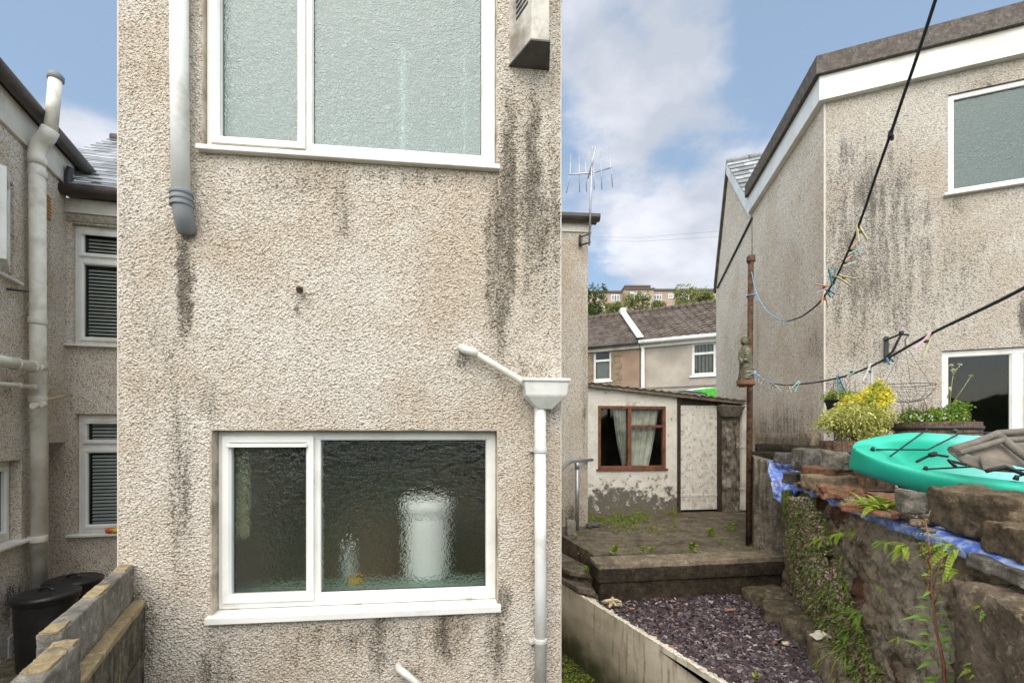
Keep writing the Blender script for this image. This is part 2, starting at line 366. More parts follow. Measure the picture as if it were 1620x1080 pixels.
def room(name, fr, u0, u1, z0, z1, d0, d1, m, parent):
    bm = BM(); p = [fr.pt(u, z, d) for d in (d0, d1) for (u, z) in ((u0, z0), (u1, z0), (u1, z1), (u0, z1))]
    v = [bm.verts.new(q) for q in p]
    for f in ((4, 5, 6, 7), (0, 1, 5, 4), (1, 2, 6, 5), (2, 3, 7, 6), (3, 0, 4, 7)): bm.faces.new([v[i] for i in f])
    return obj(name, bm, m, parent)
def window(house, fr, u0, u1, z0, z1, lights, gm, df=-.03, fw=.05, sill=(.04, .05, .035), mat=None, label=None, blind=False, bars=(), vent=False, sillm=None):
    """a plastic window: outer frame, lights [(u0,u1,z0,z1,opening?)], each with a pane; sill (overhang, out, height)"""
    mat = mat or PW; bm = BM(); ring(bm, fr, u0, u1, z0, z1, fw, df-.06, df, .006)
    for (a, b, c, e) in bars: fbox(bm, fr, a, b, c, e, df-.058, df-.002)
    f = obj('window', bm, mat, house, label, bevel=.003)
    for (a, b, c, e, op) in lights:
        bm = BM()
        if op:
            ring(bm, fr, a, b, c, e, .042, df-.03, df+.018, .012); w_ = .042
            s = obj('sash', bm, mat, f, bevel=.002)
        else:
            ring(bm, fr, a, b, c, e, .014, df-.03, df-.008, .008); w_ = .012
            s = obj('glazing_bead', bm, mat, f)
        bm = BM(); ring(bm, fr, a+w_-.002, b-w_+.002, c+w_-.002, e-w_+.002, .007, df-.03, df-.016, .003); obj('gasket', bm, GASK, f)
        bm = BM(); q = [fr.pt(a+w_, c+w_, df-.022), fr.pt(b-w_, c+w_, df-.022), fr.pt(b-w_, e-w_, df-.022), fr.pt(a+w_, e-w_, df-.022)]
        bm.faces.new([bm.verts.new(x) for x in q]); obj('pane', bm, gm, f, recalc=False)
        if blind:
            bm = BM(); n = int((e-c-.06)/.040)
            for i in range(n):
                z = c+.04+i*.040; x = [fr.pt(a+w_+.01, z+.024, df-.065), fr.pt(b-w_-.01, z+.024, df-.065), fr.pt(b-w_-.01, z, df-.048), fr.pt(a+w_+.01, z, df-.048)]
                bm.faces.new([bm.verts.new(y) for y in x])
            obj('venetian_blind', bm, BLD, f)
    if vent:
        a, b, c, e, _ = lights[0]; bm = BM(); fbox(bm, fr, a+.03, b-.03, e-.058, e-.040, df+.014, df+.032); obj('trickle_vent', bm, mat, f, bevel=.002)
    if sill:
        bm = BM(); fbox(bm, fr, u0-sill[0], u1+sill[0], z0-sill[2], z0-.001, df-.05, sill[1], .008); obj('sill', bm, sillm or mat, f, bevel=.004)
    return f
# ================================================================ THE RENDERED HOUSE in the middle
mx = lambda px, py: MAIN.uv(px, py)
LIT, DRK = (.625, .572, .505, 1), (.66, .57, .48, 1)
st_main = [(848, 60, 640, 66, .62), (293, 325, 600, 15, 1.7), (287, 520, 1000, 26, .75), (540, 240, 420, 14, .9), (480, 255, 330, 90, .5), (806, 70, 560, 18, 1.3),
           (842, 100, 420, 18, 1.3), (835, 60, 560, 48, .7), (878, 0, 640, 16, .75), (788, 215, 640, 24, 1.2), (850, 250, 480, 36, .8),
           (560, 968, 1050, 90, .8), (598, 930, 1090, 16, 1.1), (712, 925, 1070, 34, 1.0), (785, 925, 1110, 24, .9), (640, 940, 1080, 90, .55), (340, 975, 1150, 34, .8),
           (798, 915, 1000, 16, 1.1), (222, 890, 1130, 34, .9), (330, 560, 700, 22, .5), (473, 458, 520, 6, .9), (730, 540, 600, 16, .8), (840, 560, 605, 30, .9),
           (205, 40, 600, 18, .4), (260, 300, 800, 60, .4), (660, 1040, 1090, 40, .6), (326, 190, 260, 12, .9), (475, 960, 1080, 120, .4), (590, 545, 700, 230, .22), (640, 265, 300, 140, .55)]
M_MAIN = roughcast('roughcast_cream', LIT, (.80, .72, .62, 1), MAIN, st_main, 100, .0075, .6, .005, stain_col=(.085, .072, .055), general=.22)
house = thing('rendered_house', (-.85, 3.5, -.7), 'nearest cream pebble-dashed house with stained wall and two large white frosted windows', 'house')
def rev(x0, y0, x1, y1, d): return MAIN.rect(x0, y0, x1, y1, d)
# lower window opening, from the photograph's proportions
lo = (MAIN.uv(333, 800)[0], MAIN.uv(788, 800)[0], MAIN.uv(560, 968)[1], MAIN.uv(560, 679)[1])
up = (MAIN.uv(320, 200)[0], MAIN.uv(786, 200)[0], MAIN.uv(560, 248)[1], MAIN.uv(560, 248)[1]+1.25)
UE = MAIN.L
bm = BM(); wall_surf(bm, MAIN, 0, UE, -.72, 4.9, [lo, up], -.2, .0052)
bmesh.ops.remove_doubles(bm, verts=bm.verts[:], dist=.0005)
obj('wall', bm, M_MAIN, house)
bm = BM()      # side and upper closing walls behind the front
BLu = BACK
p0, p1 = MAIN.pt(0, 0), MAIN.pt(UE, 0); q0, q1 = Vector((-1.3, 6.19, 0)), Vector((.30, 6.33, 0))
for a, b, s in ((p0, q0, 1), (p1, q1, -1)):
    fr_ = Fr(a, b); off = .012
    hexa(bm, [Vector((x, y, z)) for z in (-.72, 4.9) for (x, y) in ((a.x+s*.004, a.y+.21), (b.x, b.y), (b.x+s*.2, b.y), (a.x+s*.2, a.y+.21))])
obj('side_wall', bm, simple('cream_render_side', (.5, .42, .33), .9, .2, 6, .8, 60, dirt=(.12, .1, .07)), house)
bm = BM(); hexa(bm, [Vector((a.x, a.y, z)) for z in (4.9, 5.0) for a in (p0+Vector((-.1, -.1, 0)), p1+Vector((.1, -.1, 0)), q1+Vector((.1, 0, 0)), q0+Vector((-.1, 0, 0)))])
obj('roof', bm, BROWN, house)
bm = BM()
for u in (-.004, UE-.004): fbox(bm, MAIN, u, u+.008, -.72, 4.9, -.02, .004)
obj('corner_bead', bm, BEAD, house, bevel=.002)
_rm = simple('reveal_render', (.50, .42, .33), .85, .2, 14, .5, 80, dirt=(.12, .09, .05), dirtamt=.8)
for o_ in (lo, up): bm = BM(); ring(bm, MAIN, o_[0]-.004, o_[1]+.004, o_[2]-.004, o_[3]+.004, .010, -.14, .002); obj('reveal_bead', bm, _rm, house)
def mu(px, d): return MAIN.uv(px, 700, d)[0]
def mz(px, py, d): return MAIN.uv(px, py, d)[1]
# lower
d = -.06
fz1 = lo[3]-.012; sz = mz(560, 956, -.05)
um = (mu(494, d), mu(506, d))
window(house, MAIN, lo[0]+.008, lo[1]-.008, sz, lo[3]-.006, [(lo[0]+.034, um[0]+.012, sz+.035, lo[3]-.036, True), (um[1]-.014, lo[1]-.05, sz+.052, lo[3]-.044, False)],
       G_LO, d, .052, (.022, .035, .045), label='white kitchen window with dark frosted panes', bars=[(um[0]-.012, um[1]+.004, sz+.03, lo[3]-.03)], vent=True)
for px in (372, 566, 742):
    bm = BM(); a = mu(px, d); fbox(bm, MAIN, a-.018, a+.018, sz+.004, sz+.014, d-.002, d+.008); obj('weep_cap', bm, PWD, bpy.data.objects[house.children[-1].name], bevel=.002) if False else obj('weep_cap', bm, PWD, house, bevel=.002)
# upper
sz2 = mz(560, 243, .0); um2 = (mu(488, d), mu(500, d)); d = -.025
window(house, MAIN, up[0]+.008, up[1]-.008, up[2], up[3]-.008, [(up[0]+.035, um2[0]-.002, up[2]+.03, up[3]-.03, True), (um2[1]-.02, up[1]-.07, up[2]+.035, up[3]-.04, False)],
       G_UP, d, .072, (.022, .04, .034), label='white bathroom window with pale frosted panes', bars=[(um2[0]-.006, um2[1]-.012, up[2]+.05, up[3]-.05)])
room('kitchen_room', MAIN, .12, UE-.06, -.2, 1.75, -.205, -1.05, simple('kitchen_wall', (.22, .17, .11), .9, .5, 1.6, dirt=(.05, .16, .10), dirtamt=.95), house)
_q = MAIN.rect(350, 700, 392, 850, -.17); bm = BM(); _g = [[bm.verts.new(MAIN.pt(_q[0]+(_q[1]-_q[0])*i/12, _q[2]+(_q[3]-_q[2]+.1)*j/6, -.20-.012*math.sin(i*1.6))) for j in range(7)] for i in range(13)]
for i in range(12):
    for j in range(6): bm.faces.new((_g[i][j], _g[i+1][j], _g[i+1][j+1], _g[i][j+1])).smooth = True
tag(obj('kitchen_curtain', bm, simple('curtain_green', (.42, .42, .27), .9, .1)), 'narrow pale olive curtain at the left side of the kitchen window', 'curtain')
room('bathroom_room', MAIN, .12, UE-.06, 1.8, 4.8, -.205, -1.5, simple('bathroom_wall', (.42, .52, .50), .7, .05), house)
bm = BM(); fbox(bm, MAIN, lo[0]-.05, lo[1]+.05, sz+.022, sz+.048, -.36, -.13); obj('inner_sill', bm, simple('mint_tiles', (.32, .47, .40), .3, .08), house)
for px, sx in ((638, .012), (735, .006)):  # uprights added behind the bathroom glass to give it a bright streak
    q = MAIN.uv(px, 160, -.16); bm = BM(); tube(bm, [MAIN.pt(q[0], 1.86, -.16), MAIN.pt(q[0], MAIN.uv(px, 78, -.16)[1], -.16)], sx, 10)
    tag(obj('streak_pole', bm, simple('pole_white', (.95, .95, .9), .3)), 'thick pale upright pole behind the bathroom glass' if px == 638 else 'thin pale upright behind the right edge of the bathroom glass', 'pole')
# things seen through the kitchen glass
c0 = P(677, 905, 2.82); zs = sz+.06
k = thing('storage_canister', (c0.x, 2.82, zs), 'tall white lidded canister standing on the sill inside the kitchen window', 'canister')
WH = simple('enamel_white', (.96, .97, .97), .65, .02)
bm = BM(); lathe(bm, (c0.x, 2.82, zs), [(.118, 0), (.128, .01), (.134, .37), (.136, .375)], 32); obj('canister_body', bm, WH, k)
bm = BM(); lathe(bm, (c0.x, 2.82, zs+.385), [(.130, 0), (.146, .006), (.146, .075), (.12, .092), (.02, .10)], 32); obj('lid', bm, WH, k)
c1 = P(555, 880, 2.72)
k = thing('washing_up_bottle', (c1.x, 2.72, zs), 'small clear bottle on the sill left of the white canister behind frosted glass', 'bottle')
bm = BM(); lathe(bm, (c1.x, 2.72, zs), [(.03, 0), (.035, .02), (.033, .13), (.014, .17), (.014, .19)]); obj('bottle_body', bm, simple('pale_plastic', (.4, .45, .42), .2), k)
bm = BM(); lathe(bm, (c1.x, 2.72, zs+.192), [(.016, 0), (.016, .03), (.008, .04)]); obj('cap', bm, WH, k)
c2 = P(565, 920, 2.66)
bm = BM(); rock(bm, TR((c2.x, 2.66, zs+.014)), (.075, .05, .028), .004, 4, 30, .6)
tag(obj('sponge', bm, simple('yellow_sponge', (.7, .45, .05), .9, .2, 30, .6)), 'yellow sponge lying on the mint sill behind the kitchen glass', 'sponge')
# big soil pipe stub ending in a grey elbow, upper left
a = P(287, 308, 2.20)
def mp(px, py, d): u, z = MAIN.uv(px, py, d); return MAIN.pt(u, z, d)
bm = BM(); tube(bm, [mp(286, 312, .06), mp(284, 150, .06), mp(283, -80, .06)], .040, 20)
dp = obj('waste_pipe', bm, PIPE, house)
bm = BM(); tube(bm, [mp(287, 305, .06)]+bend(mp(288, 322, .06), mp(291, 348, .06), mp(296, 366, .012), 7), [.048, .046]+[.044]*6+[.043], 20)
obj('elbow', bm, GREY, dp)
bm = BM()
for y in (307, 316, 325): tube(bm, [mp(287, y-2.6, .06), mp(287.2, y+2.6, .06)], .051, 20)
obj('seal_ring', bm, GREY, dp, bevel=.002)
# hopper, its downpipe and the thin waste pipe draining into it
bm = BM()
def hop(zt, zb, wt, wb, dt, db): 
    u = mx(858, 620)[0]
    hexa(bm, [MAIN.pt(u-wb, zb, .004), MAIN.pt(u+wb, zb, .004), MAIN.pt(u+wb, zb, db), MAIN.pt(u-wb, zb, db), MAIN.pt(u-wt, zt, .004), MAIN.pt(u+wt, zt, .004), MAIN.pt(u+wt, zt, dt), MAIN.pt(u-wt, zt, dt)])
zA, zB, zC, zD = [MAIN.uv(858, y, .08)[1] for y in (600, 605, 627, 647)]
hop(zA, zB, .127, .125, .15, .148); hop(zB, zC, .118, .108, .14, .13); hop(zC, zD, .108, .038, .13, .085)
hp = obj('hopper', bm, PW, house, bevel=.004)
bm = BM(); tube(bm, [mp(854.5, 640, .05), mp(855.5, 1160, .05)], .032, 20); dn = obj('downpipe', bm, PIPE, house)
for y in (712, 1012):
    bm = BM(); tube(bm, [mp(854.8, y-4, .05), mp(854.8, y+4, .05)], .037, 20); fbox(bm, MAIN, mx(845, y)[0]-.03, mx(865, y)[0]-.005, mx(855, y)[1]-.008, mx(855, y)[1]+.008, .0, .03)
    obj('pipe_clip', bm, PIPE, dn, bevel=.002)
bm = BM(); tube(bm, [mp(727, 549, -.02), mp(731, 551, .02)]+bend(mp(734, 553, .035), mp(741, 553, .05), mp(749, 557, .05), 4)+[mp(826, 603, .07), mp(832, 612, .07)], .0185, 14)
sp = obj('overflow_pipe', bm, PIPEG, house)
bm = BM(); tube(bm, [mp(732, 551, .03), mp(738, 553, .045), mp(746, 556, .052), mp(755, 560.5, .052)], .0235, 14); obj('elbow', bm, PIPEG, sp)
# short iron stub in the wall and the bent pipe at the foot of the picture
bm = BM(); tube(bm, [mp(472, 455, -.02), mp(474, 457, .05)], .013, 12); tube(bm, [mp(474, 457, .045), mp(474, 459, .055)], .017, 12)
obj('pipe_stub', bm, simple('rusty_stub', (.12, .07, .045), .8, .3, 40, .4), house)
bm = BM(); tube(bm, [mp(630, 1052, -.02), mp(631, 1054, .03)]+bend(mp(632, 1058, .05), mp(640, 1064, .07), mp(652, 1074, .08), 5)+[mp(672, 1092, .09)], [.02]*6+[.018]*3, 14)
obj('bent_waste_pipe', bm, PIPE, house)
# old flue terminal, top right
def dpt(px, py, d): u, z = MAIN.uv(px, py, d); return u, z
uF0, uF1 = mx(803, 100)[0], mx(843, 100)[0]+.075
fl = BM(); zb = mx(806, 104)[1]; zf = MAIN.uv(840, 66, .17)[1]
uL = MAIN.uv(805, 104, 0)[0]; uLr = MAIN.uv(868, 110, 0)[0]; uM, zM = MAIN.uv(841, 62, .16); uR = MAIN.uv(869, 66, .16)[0]
hexa(fl, [MAIN.pt(uL, zb, .0), MAIN.pt(uLr, zb, .0), MAIN.pt(uR, zM, .16), MAIN.pt(uM, zM, .16),
          MAIN.pt(uL, zb+.55, .0), MAIN.pt(uLr, zb+.55, .0), MAIN.pt(uR, zM+.55, .16), MAIN.pt(uM, zM+.55, .16)])
fc = obj('flue_box', fl, simple('flue_paint', (.55, .52, .46), .6, .1, 8, .2, 40, dirt=(.10, .055, .03), dirtamt=.75), house, bevel=.004)
bm = BM(); hexa(bm, [MAIN.pt(uL-.004, zb-.010, .0), MAIN.pt(uLr+.004, zb-.010, .0), MAIN.pt(uR+.004, zM-.010, .165), MAIN.pt(uM-.004, zM-.010, .165),
          MAIN.pt(uL-.004, zb-.001, .0), MAIN.pt(uLr+.004, zb-.001, .0), MAIN.pt(uR+.004, zM-.001, .165), MAIN.pt(uM-.004, zM-.001, .165)])
obj('flue_base', bm, simple('flue_base_grey', (.10, .095, .09), .8, .2, 20, .3), fc)  # dark grey plate closing the underside of the flue box
for i in range(5):
    bm = BM(); z = zb+.30+i*.03
    a, b = MAIN.pt(uL+(uM-uL)*.35, z-.3+.2, .056), MAIN.pt(uL+(uM-uL)*.85, z-.3+.222, .136); nrm = Vector((-.8, -.55, 0))*.004
    hexa(bm, [a-nrm, b-nrm, b+nrm, a+nrm, a-nrm+Vector((0, 0, .011)), b-nrm+Vector((0, 0, .011)), b+nrm+Vector((0, 0, .011)), a+nrm+Vector((0, 0, .011))])
    obj('flue_slot', bm, DKMET, fc)
# ---------------------------------------------------------------- the set-back rear wall of the same house
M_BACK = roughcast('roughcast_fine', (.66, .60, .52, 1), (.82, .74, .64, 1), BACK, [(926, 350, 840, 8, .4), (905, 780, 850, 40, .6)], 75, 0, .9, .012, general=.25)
eb = BACK.uv(930, 366)[1]; B0 = 1.30; BE = BACK.L
bm = BM(); wall_surf(bm, BACK, B0, BE, -.7, eb, [], -2.6); obj('rear_wall', bm, M_BACK, house)
bm = BM(); fbox(bm, BACK, B0, BE+.05, eb-.02, eb+.125, -.05, .02); obj('fascia', bm, PWD, house, bevel=.003)
bm = BM(); g0, g1 = BACK.pt(B0, eb+.145, .09), BACK.pt(BE+.14, eb+.15, .09); tube(bm, [g0, g1], .055, 14)
fbox(bm, BACK, B0, BE+.14, eb+.14, eb+.185, -.1, .15); obj('gutter', bm, BROWN, house)
def slates(bm, A, B, up, rows, w, th=.012, lift=.012, gap=.004):
    """overlapping slates from eave A-B up the slope"""
    A, B, up = Vector(A), Vector(B), Vector(up); L = (B-A).length; e = (B-A)/L; s = up/rows; nn = e.cross(up).normalized()
    if nn.z < 0: nn = -nn
    cols = int(L/w)+1
    for r in range(rows):
        for c in range(-1, cols+1):
            x0 = max(0, (c+(.5 if r % 2 else 0))*w); x1 = min(L, x0+w-gap) if c >= 0 else min(L, (c+1+(.5 if r % 2 else 0))*w-gap)
            if x1-x0 < .03: continue
            j = nn*random.uniform(0, .004)
            a = A+e*x0+s*r+nn*lift+j; b = A+e*x1+s*r+nn*lift+j; c_ = A+e*x1+s*(r+1.15)+j*.3; d_ = A+e*x0+s*(r+1.15)+j*.3
            hexa(bm, [a, b, c_, d_, a+nn*th, b+nn*th, c_+nn*.002, d_+nn*.002])
SLATE = Mt('slate'); _c = SLATE.mix(SLATE.g.outputs['Random Per Island'], (.20, .20, .21), (.46, .47, .48))
_c = SLATE.mix(SLATE.math('MULTIPLY', SLATE.rng(SLATE.noise(6, 6, rough=.7), .5, .65), .5), _c, (.12, .12, .08))
SLATE = SLATE.end(SLATE.bsdf(_c, .38, SLATE.bump(SLATE.noise(30, 4), .2, .01)))
bm = BM(); A_ = BACK.pt(B0, eb+.18, .08); B_ = BACK.pt(BE+.10, eb+.18, .08); slates(bm, A_, B_, Vector((-.25, 2.4, 1.15)), 10, .25)
obj('slate_roof', bm, SLATE, house)
# ================================================================ TV AERIAL
am = thing('tv_aerial', BACK.pt(BE-.02, eb-.3, .12), 'old grey television aerial with splayed rods on a mast at the rear wall corner', 'aerial')
Ya = 6.25
bm = BM(); tube(bm, [P(932, 388, Ya), P(935, 300, Ya), P(937, 232, Ya)], .014, 8); obj('mast', bm, METAL, am)
bm = BM(); tube(bm, [P(918, 388, 6.36), P(934, 383, Ya)], .012, 8); tube(bm, [P(918, 372, 6.36), P(918, 390, 6.36)], .02, 6); tube(bm, [P(918, 375, 6.36), P(934, 370, Ya)], .01, 8); obj('wall_bracket', bm, DKMET, am)
bm = BM(); tube(bm, [P(900, 276, Ya-.05), P(935, 274, Ya), P(968, 265, Ya+.1)], .010, 8); tube(bm, [P(930, 283, Ya), P(943, 231, Ya-.1)], .009, 8); obj('boom', bm, METAL, am)
for (x, y0, y1, dx) in ((903, 244, 306, -7), (916, 243, 304, 1), (926, 243, 304, 2), (939, 255, 300, 1), (950, 238, 300, 2), (964, 234, 296, 5)):
    bm = BM(); ym = (y0+y1)/2
    if dx == -7: tube(bm, [P(x, y0, Ya), P(x-1, 276, Ya), P(x-7, y1, Ya)], .006, 6)
    else: tube(bm, [P(x, y0, Ya), P(x+dx, y1, Ya)], .006, 6)
    obj('element', bm, METAL, am)
# ================================================================ LEFT NEIGHBOUR
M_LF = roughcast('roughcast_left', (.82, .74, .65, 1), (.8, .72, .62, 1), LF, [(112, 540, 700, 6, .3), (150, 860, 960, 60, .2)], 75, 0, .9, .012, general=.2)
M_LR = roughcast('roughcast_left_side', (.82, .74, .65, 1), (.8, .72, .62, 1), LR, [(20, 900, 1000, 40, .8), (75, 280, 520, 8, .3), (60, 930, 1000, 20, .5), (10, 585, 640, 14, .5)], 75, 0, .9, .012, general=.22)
nb = thing('neighbouring_house', (-4.9, 4.8, -.4), 'left-hand neighbour house in tan pebble-dash with a tall cream soil pipe', 'house')
def lfz(px, py): return LF.uv(px, py)
eL = LF.uv(140, 360)[1]
w1 = LF.rect(113, 358, 232, 546); w2 = LF.rect(119, 655, 236, 842)
zs_ = LF.uv(95, 695)[1]
bm = BM(); wall_surf(bm, LF, -.55, 1.9, -.45, LF.uv(140, 322)[1], [w1, w2], -.2)
obj('wall', bm, M_LF, nb)
for i, (r_, tz, top) in enumerate(((w1, (403, 413), 1), (w2, (700, 712), 0))):
    t0, t1 = LF.uv(150, tz[1])[1], LF.uv(150, tz[0])[1]
    window(nb, LF, r_[0]+.005, r_[1]-.005, r_[2]+.005, r_[3]-.005, [(r_[0]+.05, r_[1]-.05, t1-.01, r_[3]-.05, True), (r_[0]+.05, r_[1]-.05, r_[2]+.05, t0+.01, True)],
           G_CL, -.05, .055, (.07, .06, .035), bars=[(r_[0]+.05, r_[1]-.05, t0, t1)], blind=True, label=('upper' if i == 0 else 'lower')+' window with a closed venetian blind', vent=True)
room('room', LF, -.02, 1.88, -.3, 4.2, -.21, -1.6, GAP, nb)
LRe = LR.L; u77 = LR.uv(77, 700)[0]; z695 = LR.uv(77, 700)[1]
v1 = LR.rect(-60, 262, 22, 425); v2 = LR.rect(-60, 730, 34, 868)
zt = LR.uv(60, 300)[1]; ztop = 4.36
bm = BM(); wall_surf(bm, LR, 0, u77, -.45, ztop, [v1, v2], -.2); wall_surf(bm, LR, u77, LRe, z695, ztop, [], -.5)
obj('side_wall', bm, M_LR, nb)
bm = BM()   # masonry behind the recess
fr2 = Fr(LR.pt(u77, 0, -.02), LR.pt(LRe+.0, 0, -.25)); 
fbox(bm, LR, u77-.2, LRe, -.45, z695+.1, -1.2, -.30); obj('recess_wall', bm, M_LR, nb)
window(nb, LR, v1[0], v1[1]-.01, v1[2]+.01, v1[3]-.01, [(v1[0]+.06, v1[1]-.06, v1[2]+.06, v1[3]-.06, True)], G_CL, -.08, .06, (.06, .05, .035), label='window at the left edge standing ajar')
window(nb, LR, v2[0], v2[1]-.01, v2[2]+.01, v2[3]-.01, [(v2[0]+.06, v2[1]-.06, v2[2]+.06, v2[3]-.06, True)], G_CL, -.08, .06, (.06, .06, .035), label='lower window near the left edge')
# the open casement of the upper side window
hu = v1[1]-.07; bm = BM(); fr3 = Fr(LR.pt(v1[0]+.35, 0, .30), LR.pt(hu, 0, .0))
room('side_room', LR, 0.02, u77-.1, -.3, 4.2, -.21, -1.2, GAP, nb)
hf = Fr(LR.pt(v1[1]-.50, 0, .16), LR.pt(v1[1]-.10, 0, .0)); bm = BM(); ring(bm, hf, 0, hf.L, v1[2]+.05, v1[3]-.05, .05, -.03, .02, .01)
oc = obj('open_casement', bm, PW, nb, bevel=.003); bm = BM(); bm.faces.new([bm.verts.new(hf.pt(x, z, -.005)) for x, z in ((.04, v1[2]+.09), (hf.L-.04, v1[2]+.09), (hf.L-.04, v1[3]-.09), (.04, v1[3]-.09))]); obj('pane', bm, G_CL, oc)
# fascias, gutters, roofs
bm = BM(); fbox(bm, LR, 0, LRe+.1, ztop, ztop+.30, -.1, .03); obj('fascia', bm, PWD, nb, bevel=.003)
gz = ztop+.33
bm = BM(); tube(bm, [LR.pt(0, gz, .10), LR.pt(LRe+.45, gz+.02, .10)], .065, 14); fbox(bm, LR, 0, LRe+.4, gz+.0, gz+.11, -.3, .07); obj('gutter', bm, BROWN, nb)
zf0 = LF.uv(140, 340)[1]; zf1 = LF.uv(140, 318)[1]
bm = BM(); fbox(bm, LF, .0, 1.9, zf0, zf1, -.1, .03); obj('fascia', bm, PWD, nb, bevel=.003)
bm = BM(); fbox(bm, LF, .0, 1.9, LF.uv(140, 352)[1], zf0-.004, -.1, .015); obj('soffit_band', bm, simple('stone_band', (.32, .28, .22), .9, .3, 30, .6), nb)
bm = BM(); tube(bm, [LF.pt(-.02, zf1+.05, .12), LF.pt(1.9, zf1+.05, .12)], .06, 14); fbox(bm, LF, -.02, 1.9, zf1+.05, zf1+.10, -.1, .16); obj('gutter', bm, BROWN, nb)
bm = BM(); tube(bm, bend(LF.pt(.10, zf1+.3, .10), LF.pt(.06, zf1+.2, .10), LF.pt(.10, zf1+.02, .11), 4), .035, 12); obj('gutter_outlet', bm, DKMET, nb)
bm = BM(); slates(bm, LF.pt(-.5, zf1+.1, .12), LF.pt(1.9, zf1+.1, .12), Vector((-.45, 1.85, 1.62)), 16, .17); obj('slate_roof', bm, SLATE, nb)
bm = BM(); ra = LF.pt(-.5, zf1+.1, .12)+Vector((-.45, 1.85, 1.62)); rb = LF.pt(1.9, zf1+.1, .12)+Vector((-.45, 1.85, 1.62))
for i in range(6):
    p_, q_ = ra.lerp(rb, i/6), ra.lerp(rb, (i+.97)/6); tube(bm, [p_, q_], [.075, .085], 10)
obj('ridge_tiles', bm, BROWN, nb)
# soil pipe
def lp(px, py, d): u, z = LR.uv(px, py, d); return LR.pt(u, z, d)
rp = .062
bm = BM(); tube(bm, [lp(62, 930, .09), lp(59, 250, .09)], rp, 20); soil = obj('soil_pipe', bm, PIPEG, nb)
bm = BM(); tube(bm, [lp(59, 262, .09), lp(59, 252, .09)]+bend(lp(59.5, 240, .09), lp(62, 228, .10), lp(74, 216, .17), 5)+[lp(80, 205, .20)], rp+.006, 20); obj('offset_bend', bm, PIPEG, soil)
bm = BM(); tube(bm, [lp(80, 208, .20), lp(88, 124, .20)], rp-.010, 20); obj('vent_stack', bm, PIPEG, soil)
bm = BM(); c_ = lp(88, 125, .20); lathe(bm, c_, [(.055, -.02), (.064, -.015), (.066, .03), (.05, .05), (.02, .075)], 16); obj('cowl', bm, GREY, soil)
for y in (255, 276, 508, 578, 632, 852):
    bm = BM(); tube(bm, [lp(60, y-5, .09), lp(60, y+5, .09)], rp+.009, 20)
    if y in (276, 508, 852): fbox(bm, LR, LR.uv(60, y)[0]-.10, LR.uv(60, y)[0]+.0, LR.uv(60, y)[1]-.012, LR.uv(60, y)[1]+.012, 0, .05)
    obj('collar', bm, PIPEG, soil, bevel=.003)
for (x0, y0, x1, y1, r_) in ((-30, 565, 52, 580, .05), (-20, 605, 55, 612, .02)):
    bm = BM(); tube(bm, [lp(x0, y0, .12), lp(x1, y1, .12)], r_, 16)
    for t_ in (.62, .97): q = lp(x0, y0, .12).lerp(lp(x1, y1, .12), t_); e = (lp(x1, y1, .12)-lp(x0, y0, .12)).normalized()*.02; tube(bm, [q-e, q+e], r_+.008, 16)
    obj('branch_pipe', bm, PIPEG, nb)
bm = BM(); tube(bm, [lp(66, 634, .09), lp(112, 624, .10)], .018, 12); obj('branch_pipe', bm, simple('tan_pipe', (.45, .36, .22), .6), nb)
for (x, y) in ((70, 640), (68, 582), (58, 642)):
    bm = BM(); q = lp(x, y, .17); tube(bm, [q, q+Vector((.3, -.9, 0)).normalized()*.05], .028, 14); obj('pipe_boss', bm, PIPEG, soil)
bm = BM(); tube(bm, [lp(12, 457, .02), lp(44, 461, .06)], .010, 8); obj('wall_pin', bm, DKMET, nb)
for (r_, m_) in (((69, 308, 78, 346), simple('terracotta', (.45, .26, .10), .8, .2, 30)), ((12, 1000, 33, 1035), simple('vent_grey', (.4, .39, .36), .7))):
    q = LR.rect(*r_); bm = BM(); fbox(bm, LR, q[0], q[1], q[2], q[3], -.01, .012)
    n_ = 7
    for i in range(n_): z = q[2]+(q[3]-q[2])*(i+.3)/n_; fbox(bm, LR, q[0]+.01, q[1]-.01, z, z+(q[3]-q[2])*.4/n_, .012, .022)
    obj('air_brick', bm, m_, nb)
# toys or fruit on the lower sill
for (px, c1_, nm, lb) in ((174, (.75, .12, .02), 'tomato', 'red-orange tomato on the sill of the blinded lower left window'), (185, (.75, .6, .05), 'lemon', 'yellow lemon beside the tomato on the lower left sill')):
    u, z = LF.uv(px, 842, .03); bm = BM(); lathe(bm, LF.pt(u, w2[2]+.001, .03), [(.012, 0), (.034, .012), (.04, .03), (.032, .05), (.008, .058)], 14, 1.3)
    tag(obj(nm, bm, simple(nm, c1_, .35)), lb, 'fruit', 'fruit on the window sill')
